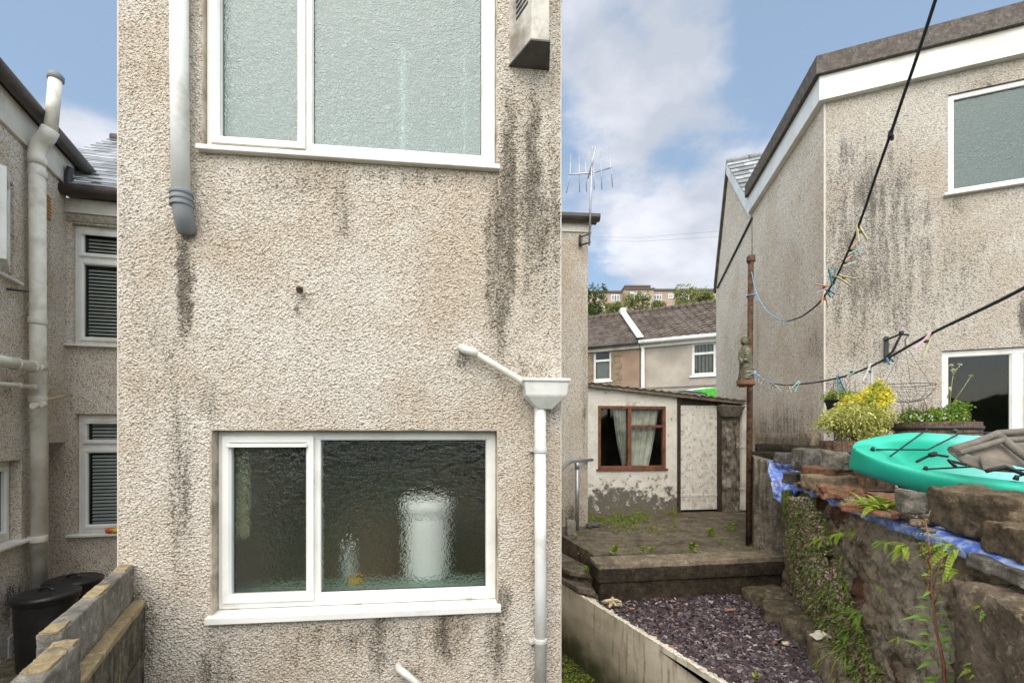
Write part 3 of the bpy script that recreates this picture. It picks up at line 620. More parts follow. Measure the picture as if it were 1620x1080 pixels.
# compost bins
for (h_, r0, r1, c_, lb) in ((.63, .205, .185, Vector((-4.07, 3.98, -.4)), 'black plastic dustbin nearest the block wall end, left of its twin'), (.63, .20, .18, Vector((-4.20, 4.36, -.4)), 'black plastic dustbin behind and to the right of the first')):
    t_ = thing('dustbin', c_, lb, 'bin', 'black dustbins by the left neighbour')
    bm = BM(); pr = [(r1*.94, 0), (r1, .02)]
    for i in range(9): z = .05+i*(h_-.12)/8; rr = r1+(r0-r1)*z/h_; pr += [(rr, z), (rr+.004, z+.01)]
    pr += [(r0+.012, h_-.06), (r0+.012, h_-.01)]; lathe(bm, c_, pr, 36); obj('bin_body', bm, BLACKP, t_)
    bm = BM(); lathe(bm, c_+Vector((0, 0, h_-.012)), [(r0+.02, -.02), (r0+.022, .012), (r0-.01, .03), (r0-.04, .024), (r0-.12, .034), (.03, .04)], 36); ld = obj('bin_lid', bm, BLACKP, t_)
    bm = BM(); tube(bm, bend(c_+Vector((-.07, 0, h_+.02)), c_+Vector((0, 0, h_+.085)), c_+Vector((.07, 0, h_+.02)), 6), .011, 8); obj('lid_handle', bm, BLACKP, ld)
# concrete block wall between the yards
CB = stone('concrete_block', [(.27, .245, .205), (.38, .35, .30), (.17, .155, .125)], mossamt=.12, bumpk=.8, darkamt=.5)
CBD = stone('concrete_block_dirty', [(.15, .125, .09), (.27, .23, .17), (.07, .06, .045)], mossamt=.45, bumpk=.9, darkamt=.9, streak=True)
MORT = stone('mortar', [(.36, .27, .15), (.46, .36, .21)], mossamt=.1, darkamt=.25)
bwt = thing('block_wall', (-1.7, 1.9, -.7), 'low grey concrete block wall stepping down from the left corner of the nearest house', 'wall')
A0 = Vector((-1.905, 2.30)); D0 = Vector((.412, -.785)).normalized(); N0 = Vector((-D0.y, D0.x))   # along, and towards the path (right)
def blk(s0, s1, w0, w1, z0, z1, m, nm, sd, amp=.0035):
    c = A0+D0*(s0+s1)/2+N0*(w0+w1)/2; bm = BM(); rock(bm, TR((c.x, c.y, (z0+z1)/2), math.atan2(D0.y, D0.x)), (s1-s0, abs(w1-w0), z1-z0), amp, 14, 22, .05, sd); return obj(nm, bm, m, bwt)
zt_ = .955
blk(-.03, .47, -.062, .0, zt_-.175, zt_, CB, 'block', 1); blk(.482, .90, -.062, .0, zt_-.175, zt_, CB, 'block', 2)
blk(.465, .486, -.060, -.002, zt_-.175, zt_-.001, MORT, 'mortar_joint', 8, .002)
for i_, (s0_, s1_) in enumerate(((.0, .14), (.36, .52), (.80, .90))): blk(s0_, s1_, -.058, -.006, zt_-.004, zt_+.005, MORT, 'mortar_smear', 30+i_, .004)
blk(-.03, 1.02, -.07, .052, zt_-.20, zt_-.172, MORT, 'mortar_bed', 3, .004)
for i, s_ in enumerate((-.03, .46, .95)): blk(s_, s_+.478, -.08, .048, zt_-.42, zt_-.198, CBD, 'block', 4+i)
for s_ in (.448, .94): blk(s_, s_+.012, -.075, .046, zt_-.42, zt_-.2, MORT, 'mortar_joint', 12, .002)
blk(-.03, 1.4, -.08, .045, -.72, zt_-.422, CBD, 'block_base', 9)
A0 = Vector((-1.42, 1.50))
blk(.0, .75, -.078, .0, .70, .93, CB, 'block', 6); blk(.0, .75, -.078, .0, -.7, .698, CBD, 'block_base', 7)
for i_, (s0_, s1_) in enumerate(((.0, .05), (.09, .22))): blk(s0_, s1_, -.070, -.006, .924, .938, MORT, 'mortar_smear', 40+i_, .006)
# ================================================================ GROUND
def poly_slab(bm, pts, z0, z1):
    n = len(pts); a = [bm.verts.new((x, y, z0)) for x, y in pts]; b = [bm.verts.new((x, y, z1)) for x, y in pts]
    bm.faces.new(a[::-1]); bm.faces.new(b)
    for i in range(n): bm.faces.new((a[i], a[(i+1) % n], b[(i+1) % n], b[i]))
PAVE = stone('dark_paving', [(.16, .13, .095), (.26, .215, .165), (.11, .09, .065)], moss=(.06, .06, .015), mossamt=.3, darkamt=.6, scale=2.2)
PATHM = stone('path_concrete', [(.11, .095, .075), (.16, .14, .11)], moss=(.035, .05, .01), mossamt=.9, scale=2)
bm = BM()
vs = [bm.verts.new(p) for p in ((-400, -60, -.75), (400, -60, -.75), (400, 600, -.75), (-400, 600, -.75))]; bm.faces.new(vs)
struct(obj('ground', bm, stone('earth', [(.10, .09, .06), (.14, .13, .08)], mossamt=.8), origin=(0, 0, -.75)))
bm = BM(); poly_slab(bm, [(-1.6, -.5), (2.4, -.5), (1.2, 4.6), (.2, 6.2), (-1.2, 6.0)], -.8, -.70); struct(obj('path', bm, PATHM))
bm = BM(); poly_slab(bm, [(-7, 1.0), (-1.55, 1.35), (-2.1, 2.3), (-1.6, 5.9), (-6, 6)], -.8, -.40)
struct(obj('yard_paving', bm, stone('yard_concrete', [(.20, .17, .13), (.27, .23, .17)], mossamt=.5)))
bm = BM()   # hillside
nx, ny = 40, 30; g = [[bm.verts.new((-60+i*5, 32+j*6, max(-.8, (32+j*6-35)*.36)-.02+noise.noise(Vector((i*.4, j*.4, 0)))*1.5)) for i in range(nx)] for j in range(ny)]
for j in range(ny-1):
    for i in range(nx-1): bm.faces.new((g[j][i], g[j][i+1], g[j+1][i+1], g[j+1][i]))
struct(obj('hillside', bm, simple('hill_grass', (.06, .09, .025), .9, .4, .3)))
# ================================================================ TERRACE, STEPS, LOW WALL, RETAINING WALL
TZ = .34
bm = BM(); poly_slab(bm, [(.87, 4.86), (2.95, 5.0), (4.3, 8.6), (.30, 8.6), (.42, 6.55)], -.74, TZ)
t = obj('terrace_paving', bm, PAVE); struct(t)
def ragged_slab(name, pts, z0, z1, m, sd):
    b = BM(); poly_slab(b, pts, z0, z1)
    return obj(name, b, m, bevel=.012)
stp = thing('garden_steps', (.6, 4.9, -.1), 'two dark stone steps climbing from the narrow path to the paved terrace', 'steps')
lx = lambda y, o=0: .4+(5.19-y)*.4133+o
for i, (pts, z1) in enumerate((([(lx(4.80), 4.80), (.60, 4.74), (.84, 4.60), (.84, 4.86), (.34, 6.2), (lx(6.2), 6.2)], .20), ([(lx(4.90, -.02), 4.90), (lx(4.52, -.02), 4.52), (.81, 4.42), (.81, 4.62), (.60, 4.98)], .095))):
    b = BM(); poly_slab(b, pts, z1-.05, z1); obj('step_slab', b, PAVE, stp, bevel=.008)
    b = BM(); poly_slab(b, [(x+.035, y+.03) for x, y in pts], -.7, z1-.052); obj('riser', b, CBD, stp)
DST = stone('mossy_dark_stone', [(.055, .042, .03), (.10, .08, .055), (.035, .028, .02)], moss=(.04, .042, .012), mossamt=.55, darkamt=.8, scale=3, bumpk=1)
COP = stone('coping_stone', [(.27, .215, .155), (.40, .33, .245), (.17, .135, .10)], moss=(.09, .09, .025), mossamt=.35, darkamt=.4, scale=3)
lw = thing('low_stone_wall', (1.9, 4.7, 0), 'low dark mossy stone wall between the paved terrace and the slate gravel bed', 'wall')
al = math.atan2(.3, 2.05)
def lwall(cx, cz, L_, D_, H_, m, nm, sd, dy=0, amp=.007):
    b = BM(); c = Vector((.825+.99*cx, 4.55+.146*cx+dy, cz)); rock(b, TR(c, al), (L_, D_, H_), amp, 22, 7, .03, sd); return obj(nm, b, m, lw)
lwall(1.13, .335, 2.29, .29, .05, COP, 'coping', 3)
lwall(1.13, .245, 2.30, .30, .13, DST, 'stone_course', 4)
lwall(1.14, .04, 2.26, .27, .27, DST, 'stone_course', 6)
# retaining wall of the bed
RW = Fr((-.034, 6.24), (1.95, 1.44))
RWM = Mt('stained_white_render'); k = RWM
k_n = k.noise(4, 6, k.sc(k.pos, (5, 5, .6)), rough=.7); col = k.mix(k.rng(k.noise(2.5, 5), .35, .65), (.80, .74, .60), (.60, .54, .42))
col = k.mix(k.math('MULTIPLY', k.rng(k_n, .52, .66), .6), col, (.22, .125, .055))
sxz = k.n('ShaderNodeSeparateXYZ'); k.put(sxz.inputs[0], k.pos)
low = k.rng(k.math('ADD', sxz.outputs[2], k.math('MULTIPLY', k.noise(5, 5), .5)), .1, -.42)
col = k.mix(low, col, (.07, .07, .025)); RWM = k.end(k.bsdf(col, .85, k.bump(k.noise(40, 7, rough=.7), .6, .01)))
rw = thing('retaining_wall', (1.1, 3.3, -.7), 'pale stained concrete retaining wall holding the purple slate bed beside the path', 'wall')
bm = BM()
n_ = 60; rows = 10
for (d, zz) in ((0, 1),):
    grid = [[bm.verts.new(RW.pt(RW.L*i/n_, -.72+.74*j/rows, .006*noise.noise(Vector((i*.3, j*.5, 1))))) for j in range(rows+1)] for i in range(n_+1)]
    for i in range(n_):
        for j in range(rows): bm.faces.new((grid[i][j], grid[i+1][j], grid[i+1][j+1], grid[i][j+1]))
    top = [[grid[i][rows], bm.verts.new(RW.pt(RW.L*i/n_, .022, -.035-.02*noise.noise(Vector((i*.9, 3, 1))))), bm.verts.new(RW.pt(RW.L*i/n_, .012, -.10))] for i in range(n_+1)]
    for i in range(n_):
        for j in range(2): bm.faces.new((top[i][j], top[i+1][j], top[i+1][j+1], top[i][j+1]))
    bot = [bm.verts.new(RW.pt(RW.L*i/n_, -.72, -.10)) for i in range(n_+1)]
    for i in range(n_): bm.faces.new((top[i][2], top[i+1][2], bot[i+1], bot[i]))
    bm.faces.new([bm.verts.new(RW.pt(RW.L, z_, d_)) for z_, d_ in ((-.72, 0), (.02, 0), (.012, -.1), (-.72, -.1))])
    bm.faces.new([bm.verts.new(RW.pt(0, z_, d_)) for z_, d_ in ((-.72, 0), (.02, 0), (.012, -.1), (-.72, -.1))])
obj('rendered_face', bm, RWM, rw)
# peeling white rim along the top edge
bm = BM(); rnd = random.Random(4)
for i in range(70):
    u = RW.L*(i+rnd.random())/70; L_ = rnd.uniform(.02, .10); 
    if rnd.random() < .25: continue
    rock(bm, Matrix.Translation(RW.pt(u, .024, -.012))@Matrix.Rotation(math.atan2(RW.u.y, RW.u.x)+rnd.uniform(-.2, .2), 4, 'Z'), (L_, rnd.uniform(.012, .035), .008), .003, 2, 30, .2, i)
obj('paint_rim', bm, simple('flaked_paint', (.72, .67, .56), .8, .1, 30), rw)
# bed soil and slate chips
def gx(Y): return 1.25+.32*Y
def rwx(Y): return .4+(5.19-Y)*.4133
bm = BM(); poly_slab(bm, [(rwx(1.5)+.10, 1.5), (gx(1.5), 1.5), (gx(4.7), 4.7), (rwx(4.5)+.1, 4.5)], -.6, -.02)
struct(obj('bed_soil', bm, simple('soil', (.035, .028, .022), .95, .4, 20, .6)))
bm = BM(); rnd = random.Random(11); cnt = 0
while cnt < 13000:
    y = 2.0+2.62*rnd.random()**.9; x = rnd.uniform(rwx(y)+.06, gx(y))
    if y > 4.38+.146*(x-.825): continue
    cnt += 1; s = rnd.uniform(.010, .027); el_ = rnd.uniform(.5, 1.1); th_ = rnd.uniform(.003, .007)
    z = -.012+.022*noise.noise(Vector((x*2.5, y*2.5, 0)))+rnd.uniform(0, .02)
    if x < rwx(y)+.13: z = .012+rnd.uniform(0, .008)
    Mx = Matrix.Translation((x, y, z))@Matrix.Rotation(rnd.uniform(0, 6.3), 4, 'Z')@Matrix.Rotation(rnd.gauss(0, .45), 4, 'X')@Matrix.Rotation(rnd.gauss(0, .45), 4, 'Y')
    kk = rnd.choice((4, 5, 5)); an = sorted(rnd.uniform(0, 6.28) for _ in range(kk))
    if max((an[(i+1) % kk]-an[i]) % 6.283 for i in range(kk)) > 3: an = [i*6.283/kk+rnd.uniform(-.3, .3) for i in range(kk)]
    a = [bm.verts.new(Mx@Vector((math.cos(q)*s, math.sin(q)*s*el_, th_))) for q in an]; b = [bm.verts.new(Mx@Vector((math.cos(q)*s*1.1, math.sin(q)*s*el_*1.1, -th_))) for q in an]
    bm.faces.new(a)
    for i in range(kk): bm.faces.new((b[i], b[(i+1) % kk], a[(i+1) % kk], a[i]))
kk = Mt('plum_slate'); r = kk.g.outputs['Random Per Island']
c = kk.mix(r, (.030, .019, .022), (.11, .078, .084)); c = kk.mix(kk.rng(r, .86, .98), c, (.34, .29, .29)); c = kk.mix(kk.rng(kk.math('FRACT', kk.math('MULTIPLY', r, 37.7)), .985, .987), c, (.26, .12, .07))
SLC = kk.end(kk.bsdf(c, .42, kk.bump(kk.noise(120, 2), .3, .003), spec=.5))
struct(obj('slate_gravel', bm, SLC, recalc=False), 'stuff')
def shard(px, py, z, dims, m, nm, lb, cat, sd, rz=0, amp=.006, rx=0):
    b = BM(); p = G(px, py, z); rock(b, TR((p.x, p.y, z+dims[2]/2), rz, rx), dims, amp, 6, 30, .7, sd); return tag(obj(nm, b, m), lb, cat)
BONE = simple('bleached_shell', (.62, .50, .33), .8, .2, 40, .5)
b = BM(); p = G(969, 958, .03)
for i in range(9):
    an = i*.7; rock(b, TR((p.x+.045*math.cos(an), p.y+.03*math.sin(an), .045+.02*(i % 3)), an, .6*math.sin(i)), (.085, .02, .028), .008, 3, 25, .5, i)
tag(obj('broken_shell', b, BONE), 'cream jagged broken shell lying in the far left corner of the slate gravel', 'shell')
shard(1041, 940, .02, (.03, .03, .035), simple('white_scrap', (.8, .8, .76), .6), 'paper_scrap', 'tiny white scrap standing in the gravel right of the cream shell', 'scrap', 3)
shard(1000, 1+962, .02, (.05, .035, .012), simple('leaf_brown', (.30, .18, .08), .7), 'dead_leaf', 'small curled brown leaf on the gravel just right of the cream shell', 'leaf', 4)
shard(1154, 965, .02, (.10, .035, .012), simple('terracotta_scrap', (.32, .17, .12), .8), 'pottery_shard', 'pinkish pottery shard in the middle of the far gravel', 'shard', 5, .3)
shard(1243, 1+1018, .02, (.05, .03, .02), simple('cream_pebble', (.6, .5, .33), .7), 'pebble', 'cream pebble near the stone edging on the right of the gravel', 'pebble', 6)
EDG = stone('edging_stone', [(.13, .10, .07), (.22, .175, .125), (.08, .065, .045)], moss=(.06, .06, .015), mossamt=.55, darkamt=.7, scale=4)
EDG2 = stone('edging_block_weathered', [(.20, .15, .10), (.30, .24, .17), (.10, .08, .055)], moss=(.05, .055, .015), mossamt=.4, darkamt=.7, scale=4, streak=True)
for i, (x, y, z, dm, rz, rx, lb, m) in enumerate((
    (2.46, 4.40, .06, (.42, .22, .12), .2, .1, 'flat mossy stone lying against the right end of the low dark wall', EDG),
    (2.50, 4.16, .12, (.34, .11, .04), -.75, .12, 'thin tan board-like slab lying slanted on the mossy corner stone', EDG2),
    (2.40, 3.95, .05, (.40, .26, .16), -.5, .1, 'dark hollow-edged rock in the far right corner of the gravel', EDG),
    (2.33, 3.60, .07, (.30, .26, .20), .3, 0, 'rounded grey stone behind the weathered upright edging block', EDG),
    (2.18, 3.10, .06, (.22, .52, .26), -.32, 0, 'upright weathered edging block with pale shell on its top', EDG2),
    (2.05, 2.64, .02, (.16, .40, .20), -.32, 0, 'lower edging block half hidden by grasses at the gravel edge', EDG2))):
    b = BM(); rock(b, TR((x, y, z), rz, rx), dm, .014, 9, 7, .25, 20+i); tag(obj('edging_stone', b, m), lb, 'stone', 'rough stones edging the gravel bed')
b = BM(); rock(b, TR((2.14, 3.18, .21), .6, .25), (.16, .06, .02), .012, 5, 25, .4, 77); rock(b, TR((2.19, 3.16, .225), 1.6, .3), (.08, .025, .02), .012, 4, 25, .4, 78)
tag(obj('pale_shell', b, simple('bone_white', (.72, .66, .52), .8, .1, 40, .4)), 'white broken shell on the upright edging block at the right', 'shell')
# ================================================================ SHED
sh = thing('garden_shed', (2.5, 7.6, TZ), 'dilapidated whitewashed lean-to shed with rusty brown window and flaking white door', 'shed')
su = lambda px: SF.uv(px, 720)[0]
ztL, ztR = SF.uv(925, 612)[1], SF.uv(1172, 640)[1]; uL_, uR_ = su(925), su(1172)
def st(u): return ztL+(ztR-ztL)*(u-uL_)/(uR_-uL_)
ks = Mt('flaking_whitewash'); cw = ks.mix(ks.rng(ks.noise(5, 6, rough=.7), .38, .66), (.86, .83, .75), (.74, .69, .60))
sp_ = ks.n('ShaderNodeSeparateXYZ'); ks.put(sp_.inputs[0], ks.pos)
ht = ks.rng(sp_.outputs[2], .34, 1.15, .20, -.05); hz2 = ks.rng(ks.math('ADD', ks.noise(7, 8, rough=.75), ht), .56, .66)
cw = ks.mix(ks.math('MULTIPLY', hz2, .9), cw, (.10, .085, .06)); cw = ks.mix(ks.math('MULTIPLY', ks.rng(ks.noise(2.3, 7, rough=.75), .55, .7), .5), cw, (.24, .19, .12))
WSH = ks.end(ks.bsdf(cw, .9, ks.bump(ks.math('ADD', ks.noise(35, 7, rough=.7), ks.math('MULTIPLY', hz2, -.5)), .9, .02)))
def col_(b, a, c, z0, z1=None, d0=-.12, d1=0):
    za, zc = (st(a), st(c)) if z1 is None else (z1, z1)
    hexa(b, [SF.pt(a, z0, d0), SF.pt(c, z0, d0), SF.pt(c, z0, d1), SF.pt(a, z0, d1), SF.pt(a, za, d0), SF.pt(c, zc, d0), SF.pt(c, zc, d1), SF.pt(a, za, d1)])
wz0, wz1 = SF.uv(1000, 741)[1], SF.uv(1000, 642)[1]; wu0, wu1 = su(946), su(1053)
b = BM(); col_(b, uL_-.3, wu0, TZ-.05); col_(b, wu0, wu1, TZ-.05, wz0); col_(b, wu0, wu1, wz1); col_(b, wu1, su(1071), TZ-.05); col_(b, su(1079), su(1137), SF.uv(1100, 638)[1]+.0, None) if False else None
obj('front_wall', b, WSH, sh)
b = BM(); col_(b, su(1142), uR_, TZ-.05); obj('end_pier', b, stone('blackened_whitewash', [(.40, .35, .28), (.06, .05, .035), (.7, .65, .56)], mossamt=.4, darkamt=1.0, scale=3, streak=True), sh)
b = BM(); e0, e1 = SF.pt(uR_-.0, 0, 0), SF.pt(uR_, 0, -1.6); z_ = ztR
hexa(b, [SF.pt(uR_-.12, TZ-.05, -1.8), SF.pt(uR_-.003, TZ-.05, -1.8), SF.pt(uR_-.003, TZ-.05, -.122), SF.pt(uR_-.12, TZ-.05, -.122), SF.pt(uR_-.12, z_, -1.8), SF.pt(uR_-.003, z_, -1.8), SF.pt(uR_-.003, z_, -.122), SF.pt(uR_-.12, z_, -.122)])
fbox(b, SF, uL_-.3, uR_, TZ-.05, ztR, -1.95, -1.81); obj('rear_wall', b, WSH, sh)
b = BM(); col_(b, su(1071), su(1076), TZ-.02, None, -.1, .02); obj('door_post', b, simple('old_dark_wood', (.05, .035, .025), .9, .4, 20, .6, 60), sh)
b = BM(); col_(b, su(1136), su(1141), TZ-.02, None, -.1, .02); obj('door_post', b, bpy.data.materials['old_dark_wood'], sh)
b = BM(); col_(b, su(1071), su(1141), SF.uv(1100, 640)[1], None, -.08, -.02); obj('lintel', b, bpy.data.materials['old_dark_wood'], sh)
kd = Mt('flaking_door_paint'); cd = kd.mix(kd.rng(kd.noise(9, 6, kd.sc(kd.pos, (1.5, 1.5, 1)), rough=.75), .42, .62), (.84, .82, .77), (.70, .66, .58))
cd = kd.mix(kd.math('MULTIPLY', kd.rng(kd.noise(14, 8, rough=.8), .515, .60), .7), cd, (.36, .27, .17)); DOORM = kd.end(kd.bsdf(cd, .8, kd.bump(kd.noise(50, 6, rough=.7), .7, .008)))
b = BM(); dz0 = SF.uv(1105, 806)[1]
for i in range(3): a_ = su(1077)+(su(1135.5)-su(1077))*i/3; fbox(b, SF, a_+.001, a_+(su(1135.5)-su(1077))/3-.001, dz0, SF.uv(1105, 641)[1], -.06, -.02)
dr = obj('door', b, DOORM, sh, bevel=.003)
b = BM(); fbox(b, SF, su(1077), su(1135.5), SF.uv(1105, 785)[1], SF.uv(1105, 782)[1], -.02, -.012); obj('ledge', b, DOORM, dr)
b = BM(); hexa(b, [SF.pt(su(1140), SF.uv(1150, 660)[1], .0), SF.pt(su(1163), SF.uv(1150, 660)[1], .0), SF.pt(su(1163), SF.uv(1150, 660)[1], .1), SF.pt(su(1140), SF.uv(1150, 660)[1], .1),
                   SF.pt(su(1132), SF.uv(1150, 641)[1], .0), SF.pt(su(1171), SF.uv(1150, 643)[1], .0), SF.pt(su(1171), SF.uv(1150, 643)[1], .16), SF.pt(su(1132), SF.uv(1150, 641)[1], .16)])
obj('hopper_head', b, stone('grey_lead', [(.17, .155, .13), (.24, .22, .18)], mossamt=.1, darkamt=.4), sh, bevel=.02)
RUST = simple('rusty_brown_paint', (.20, .075, .04), .75, .3, 18, .5, 60, dirt=(.06, .03, .02), dirtamt=.7)
b = BM(); ring(b, SF, wu0, wu1, wz0, wz1, .045, -.07, .012, .004); um_ = su(996); fbox(b, SF, um_-.03, um_+.03, wz0+.045, wz1-.045, -.06, .008)
zt3 = SF.uv(1025, 674)[1]; fbox(b, SF, um_+.03, wu1-.045, zt3-.02, zt3+.02, -.06, .004); fbox(b, SF, wu0-.03, wu1+.03, wz0-.03, wz0-.001, -.02, .035)
sw = obj('window', b, RUST, sh, bevel=.003)
for (a, c, e, f_) in ((wu0+.045, um_-.03, wz0+.045, wz1-.045), (um_+.03, wu1-.045, wz0+.045, zt3-.02), (um_+.03, wu1-.045, zt3+.02, wz1-.045)):
    b = BM(); b.faces.new([b.verts.new(SF.pt(*q)) for q in ((a, e, -.04), (c, e, -.04), (c, f_, -.04), (a, f_, -.04))]); obj('pane', b, G_CL, sw)
def curtain(xt0, xt1, xb0, xb1, ytop, ybot, nm):
    b = BM(); nU, nV = 40, 16; gr = []
    for j in range(nV+1):
        t = j/nV; row = []
        for i in range(nU+1):
            s = i/nU; t2 = t**1.3; px = (xt0+(xt1-xt0)*s)*(1-t2)+(xb0+(xb1-xb0)*s)*t2; py = ytop+(ybot-ytop)*t+3*math.sin(s*9)*t
            u, z = SF.uv(px, py); row.append(b.verts.new(SF.pt(u, z, -.10-.018*math.sin(s*26+2*t)-.01*noise.noise(Vector((s*5, t*4, 1))))))
        gr.append(row)
    for j in range(nV):
        for i in range(nU): b.faces.new((gr[j][i], gr[j][i+1], gr[j+1][i+1], gr[j+1][i])).smooth = True
    obj(nm, b, simple('net_curtain', (.62, .60, .50), .9, .15, 8, dirt=(.25, .22, .15), dirtamt=.6), sw)
curtain(974, 995, 988, 998, 648, 738, 'curtain'); curtain(1000, 1046, 1003, 1030, 648, 739, 'curtain')
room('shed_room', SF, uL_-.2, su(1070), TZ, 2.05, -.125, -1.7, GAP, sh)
b = BM(); o1, o2 = .14, -2.1   # corrugated roof sheet over timbers
n_ = 90
prev = None
for i in range(n_+1):
    u = uL_-.35+(uR_+.02-uL_+.35)*i/n_; z = st(u)+.075+.010*math.cos(i*1.5)
    cur = [b.verts.new(SF.pt(u, z, o1)), b.verts.new(SF.pt(u, z-.0, o2)), b.verts.new(SF.pt(u, z-.018, o1)), b.verts.new(SF.pt(u, z-.018, o2))]
    if prev:
        for q in ((0, 1), (3, 2), (2, 0), (1, 3)): b.faces.new((prev[q[0]], prev[q[1]], cur[q[1]], cur[q[0]]))
    prev = cur
RF = stone('mossy_roof_sheet', [(.38, .33, .26), (.50, .45, .36), (.22, .19, .14)], moss=(.12, .12, .03), mossamt=.5, darkamt=.6, scale=6)
obj('roof_sheet', b, RF, sh)
b = BM(); hexa(b, [SF.pt(uL_-.3, st(uL_-.3)-.0, -.01), SF.pt(uR_+.0, st(uR_)-.0, -.01), SF.pt(uR_+.0, st(uR_), .10), SF.pt(uL_-.3, st(uL_-.3), .10),
                   SF.pt(uL_-.3, st(uL_-.3)+.055, -.01), SF.pt(uR_, st(uR_)+.055, -.01), SF.pt(uR_, st(uR_)+.055, .10), SF.pt(uL_-.3, st(uL_-.3)+.055, .10)])
obj('roof_timber', b, stone('grey_timber', [(.30, .25, .19), (.40, .34, .27)], mossamt=.2, darkamt=.7, streak=False), sh)
b = BM(); pu, pz = su(1177), 0
fbox(b, SF, su(1170.5), su(1182.5), SF.uv(1177, 806)[1], SF.uv(1177, 640)[1], .0, .065); g_ = obj('downpipe', b, simple('beige_downpipe', (.85, .82, .76), .5, .08, 6, dirt=(.2, .17, .12)), sh, bevel=.006)
for y in (642, 707, 773):
    b = BM(); zc_ = SF.uv(1177, y)[1]; fbox(b, SF, su(1169.5), su(1183.5), zc_-.014, zc_+.014, -.0, .073); obj('pipe_clip', b, bpy.data.materials['beige_downpipe'], g_, bevel=.004)
# ================================================================ HANDRAIL
hr = thing('handrail', P(913, 838, 6.1), 'galvanised tube handrail on a single post beside the terrace steps', 'handrail')
b = BM(); p0_ = P(913, 738, 6.05); p0b = P(913, 838, 6.1); tube(b, [p0b, p0_], .026, 14); obj('post', b, METAL, hr)
b = BM(); tube(b, [P(870, 768, 5.1), P(889, 742, 5.5)]+bend(P(898, 733, 5.8), P(903, 729, 5.95), P(912, 729, 6.05), 4)+[P(937, 727, 6.5)], .022, 12); obj('rail', b, METAL, hr)
b = BM(); tube(b, [P(913, 741, 6.05), P(913, 731, 6.05)], .032, 12); obj('clamp', b, METAL, hr)
b = BM(); rock(b, TR(G(903, 846, TZ)+Vector((0, 0, .09))), (.12, .12, .2), .006, 5, 12, .1, 4); tag(obj('footing_block', b, CB), 'small concrete footing block beside the foot of the handrail post', 'block')
b = BM(); rock(b, TR(G(938, 834, TZ)+Vector((0, 0, .03)), .4), (.2, .09, .05), .015, 5, 16, .3, 5); tag(obj('slate_piece', b, simple('blue_slate', (.09, .085, .12), .5, .3, 20)), 'broken purple slate piece lying on the terrace beside the handrail', 'slate')
# ================================================================ RIGHT NEIGHBOUR
st_fr = [(1375, 160, 660, 120, .85), (1480, 310, 580, 110, .5), (1330, 160, 700, 40, .6), (1390, 200, 420, 70, .9), (1340, 190, 330, 30, .8), (1380, 330, 480, 80, .6), (1330, 440, 620, 30, .5), (1460, 300, 380, 40, .7), (1420, 130, 240, 14, .6), (1565, 110, 150, 60, .5), (1620, 440, 560, 10, 1.2), (1510, 300, 350, 20, .7), (1500, 380, 500, 90, .35), (1320, 560, 700, 40, .45)]
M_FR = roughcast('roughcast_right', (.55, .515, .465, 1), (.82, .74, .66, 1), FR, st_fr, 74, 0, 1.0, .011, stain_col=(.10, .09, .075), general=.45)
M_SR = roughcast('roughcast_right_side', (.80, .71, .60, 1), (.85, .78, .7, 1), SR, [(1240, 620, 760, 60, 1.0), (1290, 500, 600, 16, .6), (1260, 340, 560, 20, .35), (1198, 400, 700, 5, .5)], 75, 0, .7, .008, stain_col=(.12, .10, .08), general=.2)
rh = thing('flat_roofed_house', (4.6, 7, .8), 'right-hand neighbour house with grimy pebble-dash, white fascia board and dark felt roof edge', 'house')
ztp = FR.uv(1305.5, 160)[1]
wU = FR.rect(1500, 150, 1700, 303); wL = FR.rect(1490, 555, 1760, 800); wU = (wU[0], wU[1], FR.uv(1500, 308)[1], FR.uv(1500, 150)[1]); wL = (wL[0], wL[1], .85, FR.uv(1490, 555)[1])
bm = BM(); wall_surf(bm, FR, 0, FR.L, -.7, ztp, [wU, wL], -.2); obj('front_wall', bm, M_FR, rh)
bm = BM(); wall_surf(bm, SR, 0, SR.L-.001, -.7, ztp, [], -.2); obj('side_wall', bm, M_SR, rh)
bm = BM(); fbox(bm, FR, -.006, .012, -.7, ztp, -.01, .006); obj('corner_bead', bm, BEAD, rh)
window(rh, FR, wU[0]+.005, wU[1], wU[2]+.01, wU[3]-.005, [(wU[0]+.04, wU[1]-.06, wU[2]+.045, wU[3]-.04, False)], G_R, -.02, .05, (.05, .05, .03), label='upper frosted window of the grimy right-hand house')
um4 = FR.uv(1604, 600)[0]
window(rh, FR, wL[0]+.005, wL[1], wL[2], wL[3]-.005, [(wL[0]+.055, um4, wL[2]+.05, wL[3]-.055, False), (um4+.09, wL[1]-.06, wL[2]+.05, wL[3]-.055, True)], G_CL, -.03, .06, None, bars=[(um4, um4+.09, wL[2]+.05, wL[3]-.05)], label='lower dark patio window behind the kayak')
room('garden_room', FR, .3, FR.L-.1, .8, 2.9, -.21, -1.8, GAP, rh); room('upper_room', FR, .3, FR.L-.1, 3.2, 5.1, -.21, -1.8, simple('upper_room_wall', (.25, .28, .27), .8), rh)
